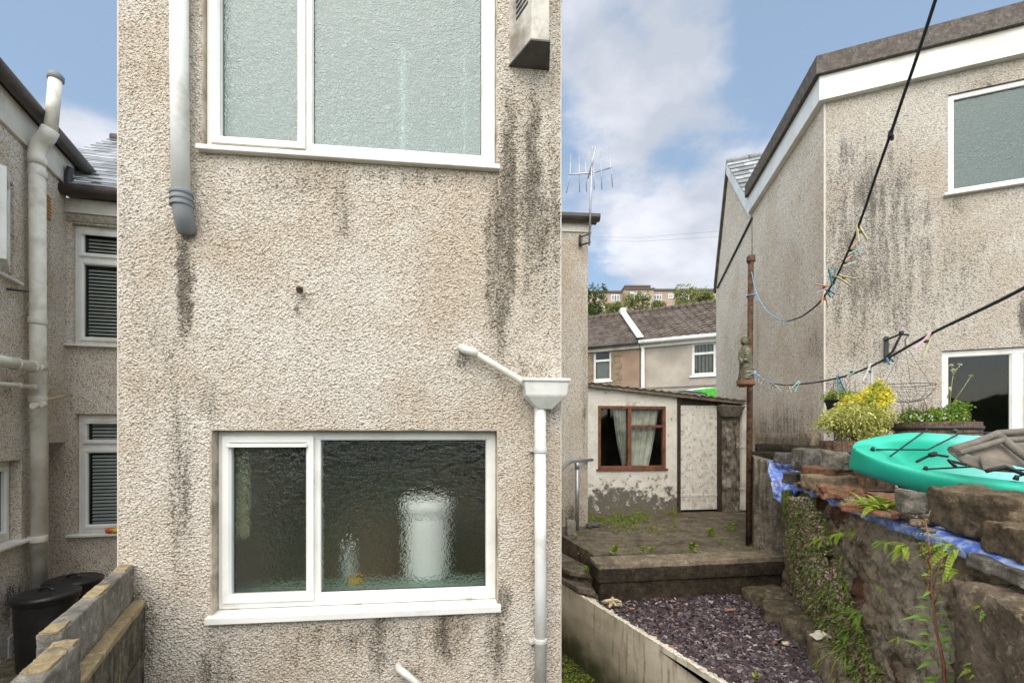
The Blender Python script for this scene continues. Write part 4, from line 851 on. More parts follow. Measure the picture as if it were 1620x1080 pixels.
def band(z0, z1, out, m, nm):
    b = BM(); c = Vector((3.43, 5.0)); f = FR; s = SR
    # outer corner by intersecting the two offset facade lines
    def corner(d):
        A = f.o+f.n*d; B = s.o+s.n*d; den = f.u.x*s.u.y-f.u.y*s.u.x; t = ((B.x-A.x)*s.u.y-(B.y-A.y)*s.u.x)/den; return A+f.u*t
    co, ci = corner(out), corner(-.15)
    far_o, far_i = s.o+s.n*out, s.o+s.n*-.15; nr_o, nr_i = f.o+f.u*f.L+f.n*out, f.o+f.u*f.L+f.n*-.15
    O = [far_o, co, nr_o]; I = [far_i, ci, nr_i]
    for k_ in range(2):
        hexa(b, [Vector((*q, z0)) for q in (I[k_], O[k_], O[k_+1], I[k_+1])]+[Vector((*q, z1)) for q in (I[k_], O[k_], O[k_+1], I[k_+1])])
    return obj(nm, b, m, rh)
FEL = stone('roof_felt', [(.12, .10, .09), (.17, .15, .13)], mossamt=.1, darkamt=.3, scale=5, bumpk=.4)
band(ztp-.02, ztp+.24, .07, PW, 'fascia'); band(ztp+.243, ztp+.44, .115, FEL, 'roof_edge')
bm = BM(); q = [SR.o, Vector((3.43, 5.0)), FR.o+FR.u*FR.L, FR.o+FR.u*FR.L+Vector((1, 4)), SR.o+Vector((4, .5))]
poly_slab(bm, [(v.x, v.y) for v in q], ztp+.1, ztp+.40); obj('flat_roof', bm, FEL, rh)
bm = BM(); fbox(bm, SR, -.0, .015, -.7, ztp-.05, 0, .012); obj('joint_strip', bm, simple('grey_joint', (.25, .22, .18), .8), rh)
# pitched main part beyond, with gable, slates and barge boards
def gp(px, py): u, z = GR.uv(px, py); return u, z
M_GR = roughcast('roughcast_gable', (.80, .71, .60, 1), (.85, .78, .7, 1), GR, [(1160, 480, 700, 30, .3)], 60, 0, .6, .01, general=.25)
pts = [(GR.L, -.7), (GR.L, gp(1190, 322)[1]), gp(1153, 262), gp(1133, 452), (gp(1133, 600)[0], -.7)]
bm = BM(); fa = [bm.verts.new(GR.pt(u, z, 0)) for u, z in pts]; fb = [bm.verts.new(GR.pt(u, z, -.3)) for u, z in pts]
bm.faces.new(fa); bm.faces.new(fb[::-1])
for i in range(5): bm.faces.new((fa[i], fb[i], fb[(i+1) % 5], fa[(i+1) % 5]))
obj('gable_wall', bm, M_GR, rh)
bm = BM(); r0, r1 = GR.pt(*gp(1191, 345), .012), GR.pt(*gp(1136, 455), .012); tube(bm, [r0, r1], .022, 6); obj('lead_flashing', bm, DKMET, rh)
ra, rb_, rc = pts[1], pts[2], pts[3]
bm = BM(); hexa(bm, [GR.pt(ra[0], ra[1]-.22, -.02), GR.pt(ra[0], ra[1]-.22, .05), GR.pt(rb_[0], rb_[1]-.16, .05), GR.pt(rb_[0], rb_[1]-.16, -.02), GR.pt(ra[0], ra[1]+.03, -.02), GR.pt(ra[0], ra[1]+.03, .05), GR.pt(rb_[0], rb_[1]+.04, .05), GR.pt(rb_[0], rb_[1]+.04, -.02)])
obj('barge_board', bm, PW, rh)
bm = BM(); hexa(bm, [GR.pt(rb_[0], rb_[1]-.10, -.02), GR.pt(rb_[0], rb_[1]-.10, .05), GR.pt(rc[0], rc[1]-.10, .05), GR.pt(rc[0], rc[1]-.10, -.02), GR.pt(rb_[0], rb_[1]+.05, -.02), GR.pt(rb_[0], rb_[1]+.05, .05), GR.pt(rc[0], rc[1]+.05, .05), GR.pt(rc[0], rc[1]+.05, -.02)])
tube(bm, [GR.pt(rc[0]-.1, rc[1]-.08, .03), GR.pt(rc[0]-.05, rc[1]+.02, -.6)], .06, 8); obj('barge_board', bm, BROWN, rh)
e_ = Vector((1, -.40, 0)).normalized()
A_ = GR.pt(ra[0], ra[1]+.04, .05); top_ = GR.pt(rb_[0], rb_[1]+.05, .05)
bm = BM(); slates(bm, A_, A_+e_*3.5, top_-A_, 10, .26); obj('slate_roof', bm, SLATE, rh)
bm = BM(); far_ = GR.pt(rc[0], rc[1]+.05, .05); vs = [bm.verts.new(q) for q in (top_, top_+e_*3.5, far_+e_*3.5, far_)]; bm.faces.new(vs); obj('far_slope', bm, BROWN, rh)
bm = BM()
for i in range(9): tube(bm, [top_+e_*(.4*i)+Vector((0, 0, .02)), top_+e_*(.4*i+.39)+Vector((0, 0, .02))], [.055, .07], 10)
obj('ridge_tiles', bm, simple('grey_ridge', (.25, .26, .27), .6, .2, 20), rh)
# ground level of the right-hand garden
NG = .80
bm = BM(); poly_slab(bm, [(gx(.4)+.2, .4), (7.5, .2), (8.5, 6), (3.9, 7.4), (3.05, 5.0)], -.7, NG); struct(obj('neighbour_patio', bm, stone('patio_slabs', [(.20, .17, .14), (.28, .24, .19)], mossamt=.5)))
# ================================================================ GARDEN WALL (right)
GW = Fr((2.75, 4.7), (1.65, 1.265)); WT = 1.12
ks = Mt('rubble_wall'); wv = ks.vm('ADD', ks.pos, ks.sc(ks.noise(5, 4, color=True), (.16, .16, .16)))
cell = ks.vor(5.5, 'F1', wv, 'Color'); sp_ = ks.n('ShaderNodeSeparateXYZ'); ks.put(sp_.inputs[0], cell)
cw = ks.mix(sp_.outputs[0], (.30, .215, .14), (.55, .43, .30)); cw = ks.mix(ks.rng(sp_.outputs[1], .84, .86), cw, (.21, .10, .06))
pl = ks.rng(ks.noise(1.5, 5, rough=.6), .46, .56); cw = ks.mix(ks.math('MULTIPLY', pl, .8), cw, (.62, .52, .39))
cw = ks.mix(ks.math('MULTIPLY', ks.rng(ks.noise(4, 8, rough=.75), .54, .68), .7), cw, (.08, .06, .04))
cw = ks.mix(ks.math('MULTIPLY', ks.rng(ks.noise(8, 7, rough=.75), .52, .64), .7), cw, (.08, .085, .02))
cw = ks.mix(ks.math('MULTIPLY', ks.rng(ks.noise(60, 4, rough=.8), .6, .72), .4), cw, (.5, .46, .36))
md = ks.noise(24, 6, rough=.85); cw = ks.mix(ks.rng(md, .38, .54, .6, 0), cw, (.07, .05, .035)); cw = ks.mix(ks.rng(ks.noise(15, 7, rough=.85), .54, .66, 0, .55), cw, (.55, .47, .35))
RUB = ks.end(ks.bsdf(cw, .92, ks.bump(ks.math('ADD', ks.noise(30, 9, rough=.8), ks.math('MULTIPLY', ks.noise(120, 4), .4)), 1.0, .03), spec=.2))
def vor_h(p):
    q = p+noise.noise_vector(p*5)*.035
    d, _ = noise.voronoi(Vector((q.x*4.2, q.y*4.2, q.z*7.5)), distance_metric='DISTANCE', exponent=2.5)
    return min(1, (d[1]-d[0])*3.2)
gw = thing('garden_wall', (2.2, 3.0, 0), 'old rubble stone garden wall with ferns, carrying loose stones and blue tarpaulin', 'wall')
bm = BM(); nu, nz = 230, 84; gr = []
for i in range(nu+1):
    u = GW.L*i/nu; row = []
    for j in range(nz+1):
        z = -.05+(WT+.05)*j/nz; p = GW.pt(u, z, 0); pz = min(1, max(0, (noise.noise(p*1.7+Vector((4, 1, 2)))+.12)*4))
        h = vor_h(p)*.026*(1-.8*pz)+.045*noise.noise(p*3)+.024*noise.noise(p*13)+.014*abs(noise.noise(p*27))+.010*noise.noise(p*55)
        row.append(bm.verts.new(GW.pt(u, z+.02*noise.noise(p*5)*(j/nz), h-.02-.10*(z/WT))))
    row += [bm.verts.new(GW.pt(u, WT+.015*noise.noise(Vector((u*6, k_, 0))), -.12-.08*k_)) for k_ in (1, 2, 3)]
    row.append(bm.verts.new(GW.pt(u, 0, -.36))); gr.append(row)
for i in range(nu):
    for j in range(len(gr[0])-1): bm.faces.new((gr[i][j], gr[i+1][j], gr[i+1][j+1], gr[i][j+1])).smooth = True
bm.faces.new(gr[0]); bm.faces.new(gr[-1][::-1])
obj('rubble_face', bm, RUB, gw)
# far streaked stretch above the terrace
STK = stone('streaked_render', [(.24, .20, .155), (.40, .35, .27), (.15, .125, .095)], mossamt=.15, darkamt=.9, streak=True, scale=3, bumpk=1)
FW = Fr((2.70, 5.08), (3.18, 4.86))
bm = BM(); nu, nz = 90, 30; gr = []
for i in range(nu+1):
    u = FW.L*i/nu; row = []; zt5 = 1.37-.12*u/FW.L
    for j in range(nz+1):
        z = .2+(zt5-.2)*j/nz; p = FW.pt(u, z, 0)
        row.append(bm.verts.new(FW.pt(u, z, .02*noise.noise(Vector((u*9, z*1.2, 2)))+.02*noise.noise(Vector((u*34, z*2, 5)))+(.03+.10*(u/FW.L))*(1-j/nz))))
    row += [bm.verts.new(FW.pt(u, zt5+.01*noise.noise(Vector((u*7, k_, 3))), -.4*k_)) for k_ in (1, 2, 3)]; row.append(bm.verts.new(FW.pt(u, 0, -1.2))); gr.append(row)
for i in range(nu):
    for j in range(len(gr[0])-1): bm.faces.new((gr[i][j], gr[i+1][j], gr[i+1][j+1], gr[i][j+1])).smooth = True
bm.faces.new(gr[0]); bm.faces.new(gr[-1][::-1])
obj('streaked_end', bm, STK, gw, label='streaky grey-brown leaning far end')
# plinth steps at the foot of the neighbour's side wall
pl_ = thing('stone_plinth', (3.6, 5.6, 1.2), 'mossy stone plinth stepped against the base of the right-hand side wall', 'plinth')
for (u0, u1, z0, z1, d_) in ((.55, 2.45, .6, 1.64, .10), (1.02, 2.52, .6, 1.50, .26), (1.42, 2.3, .6, 1.40, .42)):
    b = BM(); c = SR.pt((u0+u1)/2, (z0+z1)/2, d_/2+.001); rock(b, TR(c, math.atan2(SR.u.y, SR.u.x)), (u1-u0, d_, z1-z0), .012, 14, 5, .03, int(d_*100)); obj('course', b, COP if d_ < .2 else DST, pl_)
# loose things on the wall
TAN = stone('tan_brick', [(.27, .20, .125), (.36, .28, .18), (.15, .11, .07)], mossamt=.3, darkamt=.4, scale=5)
REDB = stone('red_brick', [(.24, .10, .055), (.30, .17, .10), (.20, .14, .10)], mossamt=.25, darkamt=.6, scale=9)
SLT = stone('dark_slate_block', [(.10, .09, .08), (.16, .145, .125), (.34, .31, .27)], mossamt=.2, darkamt=.5, scale=4)
GBL = stone('grey_block', [(.20, .18, .145), (.30, .27, .22), (.12, .10, .08)], mossamt=.3, darkamt=.7, scale=4)
def wy(px): return 1.25/((px-810)/F-.32)
def loose(x0, y0, x1, y1, dy, dep, m, nm, lb, cat, sd, rz=0, rx=0, amp=.008, rnd=.1, ry=0):
    cx, cy = (x0+x1)/2, (y0+y1)/2; Y = wy(cx)+dy; p = P(cx, cy, Y); b = BM()
    rock(b, TR(p, rz, rx, ry), ((x1-x0)*Y/F, dep, (y1-y0)*Y/F), amp, 9, 10, rnd, sd)
    return tag(obj(nm, b, m), lb, cat, 'loose stones and bricks on the garden wall')
LO = [(1228, 716, 1262, 732, .35, .12, SLT, 'loose_stone', 'flat dark slate stone at the far end of the wall over the tarp', 'stone', 1, .2, .1, .012),
 (1259, 710, 1303, 744, .30, .16, SLT, 'loose_stone', 'dark square stone with pale top next to the flat slate', 'stone', 2, .1, .1, .012),
 (1308, 716, 1340, 742, .40, .16, GBL, 'loose_stone', 'grey slate rubble between the dark square stone and the barrel planter', 'stone', 3, .3, .2, .02),
 (1280, 738, 1338, 751, .28, .2, REDB, 'loose_brick', 'flat red brick lying below the dark square stone', 'brick', 4, .1, .08, .01),
 (1244, 748, 1276, 765, .12, .14, SLT, 'loose_brick', 'dark brown brick at the far edge above the tarp bunch', 'brick', 5, .25, .1, .01),
 (1272, 751, 1350, 773, .22, .14, TAN, 'loose_brick', 'long tan brick with weathered top near the kayak bow', 'brick', 6, .15, .12, .01),
 (1298, 768, 1362, 788, .10, .10, REDB, 'loose_brick', 'crumbling orange-brown brick rubble in front of the tan brick', 'brick', 7, -.1, .15, .022),
 (1424, 776, 1458, 812, .14, .10, GBL, 'loose_block', 'squarish grey block beside the big mossy coping stone', 'block', 9, -.3, 0, .012),
 (1384, 783, 1424, 797, .22, .16, REDB, 'loose_brick', 'small pinkish brick fragment behind the red roof tile', 'brick', 12, -.2, .1, .012)]
for q in LO: loose(*q)
def tile(px, py, dy, L_, W_, rz, lb, tilt):
    Y = wy(px)+dy; p = P(px, py, Y); b = BM(); Mx = TR(p, rz, 0, tilt); n_ = 24; pr = None
    for i in range(n_+1):
        y = -W_/2+W_*i/n_; z = .012*abs(math.sin(i/n_*math.pi*2.5))**.6
        cur = [b.verts.new(Mx@Vector((x, y, z+dz))) for x in (-L_/2, L_/2) for dz in (0, .014)]
        if pr:
            for (a, c) in ((0, 2), (3, 1), (1, 0), (2, 3)): b.faces.new((pr[a], pr[c], cur[c], cur[a]))
        else: b.faces.new((cur[0], cur[1], cur[3], cur[2]))
        pr = cur
    b.faces.new((pr[0], pr[2], pr[3], pr[1]))
    tag(obj('roof_tile', b, stone('red_clay', [(.22, .085, .055), (.32, .14, .09)], mossamt=.15, darkamt=.35, scale=8, bumpk=.4)), lb, 'tile', 'clay roof tiles on the garden wall')
tile(1385, 806, .10, .30, .20, -1.15, 'ribbed red clay roof tile lying on the blue tarp, upper of two', 0)
tile(1392, 812, .05, .30, .20, -1.22, 'ribbed red clay roof tile underneath, its edge over the tarp', 0)
GA = math.atan2(GW.u.y, GW.u.x)
def along(u0, u1, d0, d1, z0, z1, m, nm, lb, cat, sd, amp=.015, rz=0):
    b = BM(); p = GW.pt((u0+u1)/2, (z0+z1)/2, (d0+d1)/2); rock(b, TR(p, GA+rz), (u1-u0, abs(d1-d0), z1-z0), amp, 16, 7, .12, sd)
    return tag(obj(nm, b, m), lb, cat, 'loose stones and bricks on the garden wall')
gu = lambda px: GW.uv(px, 800, -.1)[0]
BIG = stone('mossy_brown_coping', [(.21, .15, .095), (.34, .25, .165), (.12, .088, .06)], moss=(.10, .085, .025), mossamt=.5, darkamt=.6, scale=6, bumpk=1)
along(gu(1462), gu(1580), -.30, -.11, WT+.04, WT+.235, BIG, 'coping_stone', 'big rough brown mossy stone on top of the wall in front of the kayak', 'stone', 31, .024)
along(gu(1562), gu(1640), -.26, -.07, WT+.015, WT+.14, BIG, 'coping_stone', 'flat-topped brown stone overlapping the big mossy stone at the right edge', 'stone', 32, .018)
along(gu(1560), gu(1660), -.22, -.03, WT-.055, WT-.0, GBL, 'coping_slab', 'thin slab under the flat-topped stone at the right edge', 'slab', 33, .013)
PIER = stone('brown_pier', [(.28, .205, .14), (.42, .33, .235), (.17, .12, .085)], moss=(.05, .05, .015), mossamt=.4, darkamt=.7, scale=3, bumpk=1, cell=8)
b = BM(); up_ = GW.uv(1548, 950, .0)[0]
rock(b, TR(GW.pt(up_+.31, .50, -.06), GA), (.62, .30, 1.10), .034, 34, 7, .08, 41); obj('brick_pier', b, PIER, gw, label='rough brown brick pier nearest the camera')
# blue tarpaulin
kt = Mt('blue_tarpaulin'); ct = kt.mix(kt.rng(kt.noise(14, 5, kt.sc(kt.pos, (1, 1, 2)), rough=.65), .42, .62), (.10, .19, .60), (.42, .50, .78))
ct = kt.mix(kt.math('MULTIPLY', kt.rng(kt.noise(5, 5), .56, .7), .5), ct, (.35, .33, .33)); TARP = kt.end(kt.bsdf(ct, .42, kt.bump(kt.noise(30, 5, dist=1.5), .5, .02)))
bm = BM(); n_ = 260; gr = []
uA, uB = .02, GW.uv(1600, 880, .0)[0]
for i in range(n_+1):
    u = uA+(uB-uA)*i/n_; t = i/n_; drop = .055+.03*noise.noise(Vector((u*3, 1, 0)))+.012*noise.noise(Vector((u*17, 4, 0)))
    if u < .45: drop += .18*(1-u/.45)**1.2
    if .55 < u < 1.25: drop -= .022
    row = []
    for j in range(11):
        s = j/10
        if s < .45: d_ = -.24+.15*s/.45; z = WT+.020+.01*noise.noise(Vector((u*8, s*4, 2)))
        else: v = (s-.45)/.55; d_ = -.09+.025*min(1, v*4)+.012*noise.noise(Vector((u*9, v*2, 7))); z = WT+.016-drop*v
        d_ += .008*noise.noise(Vector((u*5+s*6, s*11, 9))); row.append(bm.verts.new(GW.pt(u, z, d_)))
    gr.append(row)
for i in range(n_):
    for j in range(10): bm.faces.new((gr[i][j], gr[i+1][j], gr[i+1][j+1], gr[i][j+1])).smooth = True
o = tag(obj('tarpaulin', bm, TARP), 'crumpled blue plastic tarpaulin strip hanging over the edge of the stone wall', 'tarpaulin')
bm = BM(); gr = []
for i in range(31):
    row = []
    for j in range(31):
        s, v = i/30, j/30; px = 1214+50*s+10*v*(1-s)+4*noise.noise(Vector((v*5, 1, s))); py = 728+60*v+8*s+5*noise.noise(Vector((s*6, v*3, 2)))+14*(1-abs(2*s-1.1))*v
        Y = 4.62-.16*v-.10*math.sin(v*2)+.05*noise.noise(Vector((s*7, v*7, 3)))+.25*(1-v)**2; row.append(bm.verts.new(P(px, py, Y)))
    gr.append(row)
for i in range(30):
    for j in range(30): bm.faces.new((gr[i][j], gr[i+1][j], gr[i+1][j+1], gr[i][j+1])).smooth = True
tag(obj('tarpaulin', bm, TARP), 'bunched pale-blue tarpaulin end draped over the far corner of the wall', 'tarpaulin')

b = BM(); r3 = random.Random(12)
for i in range(150):
    px_ = r3.uniform(1232, 1475); Y_ = wy(px_)+r3.uniform(.03, .34); s_ = r3.uniform(.012, .045)
    rock(b, TR(((px_-810)/F*Y_, Y_, WT+.02+s_*.4+r3.random()*.03), r3.uniform(0, 6), r3.uniform(-.4, .4)), (s_*1.6, s_, s_*.7), s_*.16, 3, 30, .6, i)
struct(obj('brick_rubble', b, stone('rubble_bits', [(.24, .16, .10), (.36, .28, .20), (.20, .19, .17)], mossamt=.3, darkamt=.4, scale=9)), 'stuff')
# ================================================================ KAYAK
KAY = Mt('teal_polyethylene'); kk = KAY
sz_ = kk.n('ShaderNodeSeparateXYZ'); kk.put(sz_.inputs[0], kk.pos)
kc = kk.mix(kk.rng(kk.noise(3, 4), .35, .65), (.01, .38, .25), (.02, .48, .33))
kc = kk.mix(kk.rng(sz_.outputs[0], 2.9, 3.5), kc, (.30, .72, .70)); kc = kk.mix(kk.math('MULTIPLY', kk.rng(kk.noise(14, 8, kk.sc(kk.pos, (1, 3, 3)), rough=.8), .52, .68), .45), kc, (.03, .20, .13))
KAY = kk.end(kk.bsdf(kc, .5, kk.bump(kk.noise(140, 3), .35, .003)))
ky = thing('kayak', (3.3, 3.0, NG), 'teal sit-on-top plastic kayak resting behind the rubble wall with a folded grey seat', 'kayak')
KA = Vector((2.36, 3.16, 1.455)); KE = Vector((1, -.26, -.045)).normalized(); roll = R(23)
KC = Vector((.26, 1, 0)).normalized(); KU = KE.cross(KC).normalized()
KCr = (KC*math.cos(roll)+KU*math.sin(roll)); KUr = (KU*math.cos(roll)-KC*math.sin(roll))
def kp(s, y, z): return KA+KE*s+KCr*y+KUr*z
def hw(s): return .375*(1-max(0, 1-s/.85)**2.4)**.55 if s < .85 else .375
sec = [(0, -.24), (-.45, -.232), (-.78, -.19), (-.95, -.10), (-1.0, -.02), (-.985, .012), (-.93, .028), (-.80, .024), (-.68, .015)]
bm = BM(); NS = 60; LK = 3.2; rows = []
for i in range(NS+1):
    s = LK*(i/NS)**1.5; h = max(.03, hw(s)); rec = min(1, max(0, (s-.16)/.30)); keel = .55+.45*min(1, s/.7); up_ = .04*max(0, 1-s/.8)
    half = [(y*h, z*(keel if z < 0 else 1)+up_) for y, z in sec]
    half += [(-.64*h, .012-.05*rec+up_), (-.56*h, .02-.17*rec+up_), (-.3*h, .03-.215*rec+up_), (0, .035-.22*rec+up_)]
    full = half+[(-y, z+.035*(1 if z > -.05 else .3)*rec) for y, z in half[-2:0:-1]]
    rows.append([bm.verts.new(kp(s, y, z)) for y, z in full])
nv = len(rows[0])
for a, b_ in zip(rows[:-1], rows[1:]):
    for j in range(nv): bm.faces.new((a[j], a[(j+1) % nv], b_[(j+1) % nv], b_[j])).smooth = True
bm.faces.new(rows[0]); bm.faces.new(rows[-1])
ho = obj('hull', bm, KAY, ky); sm_ = ho.modifiers.new('sub', 'SUBSURF'); sm_.levels = 1; sm_.render_levels = 1
CORD = simple('black_cord', (.012, .012, .013), .7, .2, 60)
for pts_ in ([(.12, -.02, .075), (.45, .05, .06), (.75, .30, .09), (1.1, .34, .10)], [(.16, -.12, .075), (.55, .30, .11)], [(.30, -.24, .05), (.62, -.12, .03), (1.0, -.08, .0), (1.2, .05, .02)],
             [(.72, -.30, .055), (.80, -.26, .07), (.95, -.2, .05), (1.15, -.12, .06)], [(1.25, -.36, .05), (1.35, -.36, .07), (1.55, -.36, .05)]):
    b = BM(); q = [kp(*p_) for p_ in pts_]; tube(b, q, .0055, 8); obj('bungee_cord', b, CORD, ky)
for q in ((.30, -.245, .055), (.72, -.305, .055), (.10, -.02, .075), (.72, .31, .10), (1.25, -.36, .05)):
    b = BM(); p_ = kp(*q); tube(b, [p_-KUr*.01, p_+KUr*.016], [.015, .010], 10); obj('cleat', b, BLACKP, ky)
b = BM()
for i in range(14): a_ = kp(.98+.03*i, -.385, -.10-.02*math.sin(i*.24)); tube(b, [a_, a_+KE*.03], [.014, .017], 8)
obj('side_handle', b, CORD, ky)
b = BM(); hexa(b, [kp(.85, -.392, -.115), kp(1.6, -.392, -.115), kp(1.6, -.372, -.115), kp(.85, -.372, -.115), kp(.88, -.396, -.04), kp(1.6, -.396, -.04), kp(1.6, -.372, -.04), kp(.88, -.372, -.04)])
obj('side_strake', b, simple('blue_trim', (.01, .30, .42), .4), ky, bevel=.006)
SEAT = simple('grey_canvas', (.15, .13, .105), .9, .15, 20, .6, 90, dirt=(.30, .26, .20), dirtamt=.3)
SEAT2 = simple('tan_canvas', (.20, .17, .135), .9, .1, 14, .5, 90)
se = BM()
def quilt(b, corners, th, n=14):
    c = [Vector(q) for q in corners]; nn = (c[1]-c[0]).cross(c[3]-c[0]).normalized(); g = {}
    for sd_ in (0, 1):
        for i in range(n+1):
            for j in range(n+1):
                s, t_ = i/n, j/n; p_ = (c[0]*(1-s)+c[1]*s)*(1-t_)+(c[3]*(1-s)+c[2]*s)*t_
                e_k = min(1, 6*min(s, 1-s, t_, 1-t_)); g[sd_, i, j] = b.verts.new(p_+nn*((1 if sd_ else -1)*th*(.15+.85*e_k**.5)+.010*noise.noise(p_*9)))
        for i in range(n):
            for j in range(n): b.faces.new((g[sd_, i, j], g[sd_, i+1, j], g[sd_, i+1, j+1], g[sd_, i, j+1])).smooth = True
    for i in range(n):
        b.faces.new((g[0, i, 0], g[0, i+1, 0], g[1, i+1, 0], g[1, i, 0])); b.faces.new((g[0, i, n], g[0, i+1, n], g[1, i+1, n], g[1, i, n]))
        b.faces.new((g[0, 0, i], g[0, 0, i+1], g[1, 0, i+1], g[1, 0, i])); b.faces.new((g[0, n, i], g[0, n, i+1], g[1, n, i+1], g[1, n, i]))
sa, sb, sc_, sd2, se_ = P(1497, 711, 2.78), P(1572, 685, 2.9), P(1680, 682, 2.9), P(1680, 752, 2.62), P(1556, 742, 2.66)
quilt(se, [sa, sb, sc_, sd2], .012); st_o = obj('seat', se, SEAT2, ky)
b = BM(); quilt(b, [P(1500, 716, 2.76), P(1548, 722, 2.68), P(1560, 745, 2.64), P(1524, 734, 2.70)], .01); obj('seat_flap', b, SEAT, st_o)
b = BM(); quilt(b, [P(1548, 722, 2.66), P(1600, 735, 2.60), P(1612, 748, 2.58), P(1556, 744, 2.62)], .01); obj('seat_flap', b, SEAT, st_o)
for q_, r_ in (([sa, P(1535, 700, 2.8), sb, P(1620, 682, 2.85), sc_], .022), ([P(1508, 716, 2.74), P(1545, 706, 2.76), P(1578, 696, 2.78), P(1625, 694, 2.75), P(1680, 694, 2.75)], .018), ([P(1574, 690, 2.8), P(1600, 712, 2.72), P(1640, 742, 2.6), P(1670, 760, 2.55)], .022)):
    b = BM(); tube(b, [v_+Vector((0, -.03, 0)) for v_ in q_], r_, 10); obj('seat_roll', b, SEAT, st_o)
b = BM(); tube(b, [P(1500, 722, 2.72), P(1475, 718, 2.8), P(1450, 730, 2.78)], .008, 6); tube(b, [P(1475, 716, 2.76), P(1477, 721, 2.76)], .022, 8); tube(b, [P(1530, 735, 2.65), P(1500, 728, 2.7), P(1512, 738, 2.66)], .010, 6); tube(b, [P(1560, 745, 2.6), P(1590, 738, 2.58), P(1620, 750, 2.56)], .012, 6)
obj('seat_strap', b, CORD, st_o)
# ================================================================ FOLIAGE HELPERS
def leaf(bm, p, d, L, Wd, up=None, droop=.2):
    d = d.normalized(); up = up or Vector((random.gauss(0, 1), random.gauss(0, 1), random.gauss(0, 1)+1)); s = d.cross(up)
    if s.length < 1e-3: s = d.orthogonal()
    s.normalize(); nn = s.cross(d)
    a = bm.verts.new(p); b1 = bm.verts.new(p+d*L*.45+s*Wd*.5+nn*Wd*.15); b2 = bm.verts.new(p+d*L*.45-s*Wd*.5+nn*Wd*.15); m = bm.verts.new(p+d*L*.5-nn*Wd*.05); e = bm.verts.new(p+d*L-nn*L*droop*.4-Vector((0, 0, L*droop)))
    bm.faces.new((a, b1, m)); bm.faces.new((a, m, b2)); bm.faces.new((b1, e, m)); bm.faces.new((m, e, b2))
def rv(): return Vector((random.gauss(0, 1), random.gauss(0, 1), random.gauss(0, 1))).normalized()
def crown(bm, blobs, n, L, Wd, shell=.5, clump=6, cr=.08):
    tot = sum(b[3]*b[4]*b[5] for b in blobs)
    for (x, y, z, rx, ry, rz) in blobs:
        for _ in range(max(1, int(n*rx*ry*rz/tot/clump))):
            d = rv(); r_ = (shell+(1-shell)*random.random())*(1+.22*noise.noise(Vector((x, y, z))*3+d*2.2))
            c = Vector((x+d.x*rx*r_, y+d.y*ry*r_, z+d.z*rz*r_))
            for _ in range(clump):
                q = c+rv()*cr*random.random(); leaf(bm, q, (rv()*.9+d*.6), L*random.uniform(.6, 1.3), Wd*random.uniform(.6, 1.3))
def frond(bm, p, d, L, n=13, w=.3, curve=.9):
    """a fern frond: arching midrib with paired leaflets"""
    d = d.normalized(); q = Vector(p); st_ = L/n; side0 = d.cross(Vector((0, 0, 1)))
    side0 = side0.normalized() if side0.length > .01 else Vector((1, 0, 0)); prev = q.copy()
    for i in range(n):
        t_ = i/n; d = (d+Vector((0, 0, -curve*st_/L*1.6))).normalized(); nq = q+d*st_
        wl = L*w*math.sin(math.pi*min(1, .12+t_*.9))**.8*.55; up = side0.cross(d)
        for s_ in (1, -1): leaf(bm, q, (side0*s_+d*.45), wl, st_*1.0, up, .1)
        a = side0*.0012; v = [bm.verts.new(x) for x in (q-a, q+a, nq+a, nq-a)]; bm.faces.new(v); q = nq
GRN = leafmat('fern_green', (.10, .20, .025), (.24, .33, .04)); GRD = leafmat('trailing_green', (.10, .155, .035), (.30, .35, .09), (.25, .19, .11))
GRY = leafmat('yellow_green', (.20, .30, .03), (.36, .42, .05)); DKG = leafmat('dark_leaf', (.025, .055, .015), (.07, .12, .03), (.06, .10, .02))
GLD = leafmat('golden_leaf', (.66, .58, .05), (.95, .80, .12), (.42, .46, .08)); VAR = leafmat('variegated_leaf', (.36, .38, .08), (.85, .78, .32), (.48, .47, .12))
MOSSM = leafmat('moss_leaf', (.10, .14, .02), (.30, .38, .05)); PNK = simple('pink_petals', (.70, .45, .48), .6, .25, 50)
TWIG = simple('twig_brown', (.11, .06, .035), .8, .3, 30); REDS = simple('red_stem', (.20, .07, .045), .6, .3, 30)
def fern_at(px, py, out, n, L, lb, m=None, w=.3, spread=1.1, nm='fern', group='ferns growing on the rubble wall'):
    u, z = GW.uv(px, py, out); root = GW.pt(u, z, out); b = BM()
    for i in range(n):
        a = random.uniform(-spread, spread); n3 = Vector((GW.n.x, GW.n.y, 0)); u3 = Vector((GW.u.x, GW.u.y, 0))
        d = n3*math.cos(a)*.8+u3*math.sin(a)+Vector((0, 0, random.uniform(.0, .9))); frond(b, root+rv()*.012, d, L*random.uniform(.65, 1.15), 12, w, random.uniform(.6, 1.3))
    return tag(obj(nm, b, m or GRN), lb, 'fern', group)
random.seed(21)
fern_at(1334, 845, .02, 19, .12, 'small fern rosette high on the wall right of the trailing plant', GRY, 0.19)
fern_at(1333, 878, .02, 11, .06, 'tiny pale fern in a crevice just beneath the small fern rosette', GRN, 0.24)
fern_at(1436, 868, .02, 26, .11, 'bright bushy fern under the middle of the tarpaulin', GRY, 0.18)
fern_at(1484, 866, .02, 17, .09, 'thin fern spray just below the tarpaulin beside the tall weed', GRN, 0.18)
fern_at(1512, 868, .01, 17, .17, 'long drooping fern right of the tall weed under the tarpaulin', GRY, 0.13)
fern_at(1362, 972, .02, 17, .16, 'strap-leaved fern low on the wall by the grassy plants', GRN, 0.12)
fern_at(1582, 955, .02, 8, .13, 'feathery fern on the brown pier', GRN, 0.20)
fern_at(1570, 1062, .03, 15, .11, 'yellow-green fern tuft at the bottom of the brown pier', GRY, 0.20)
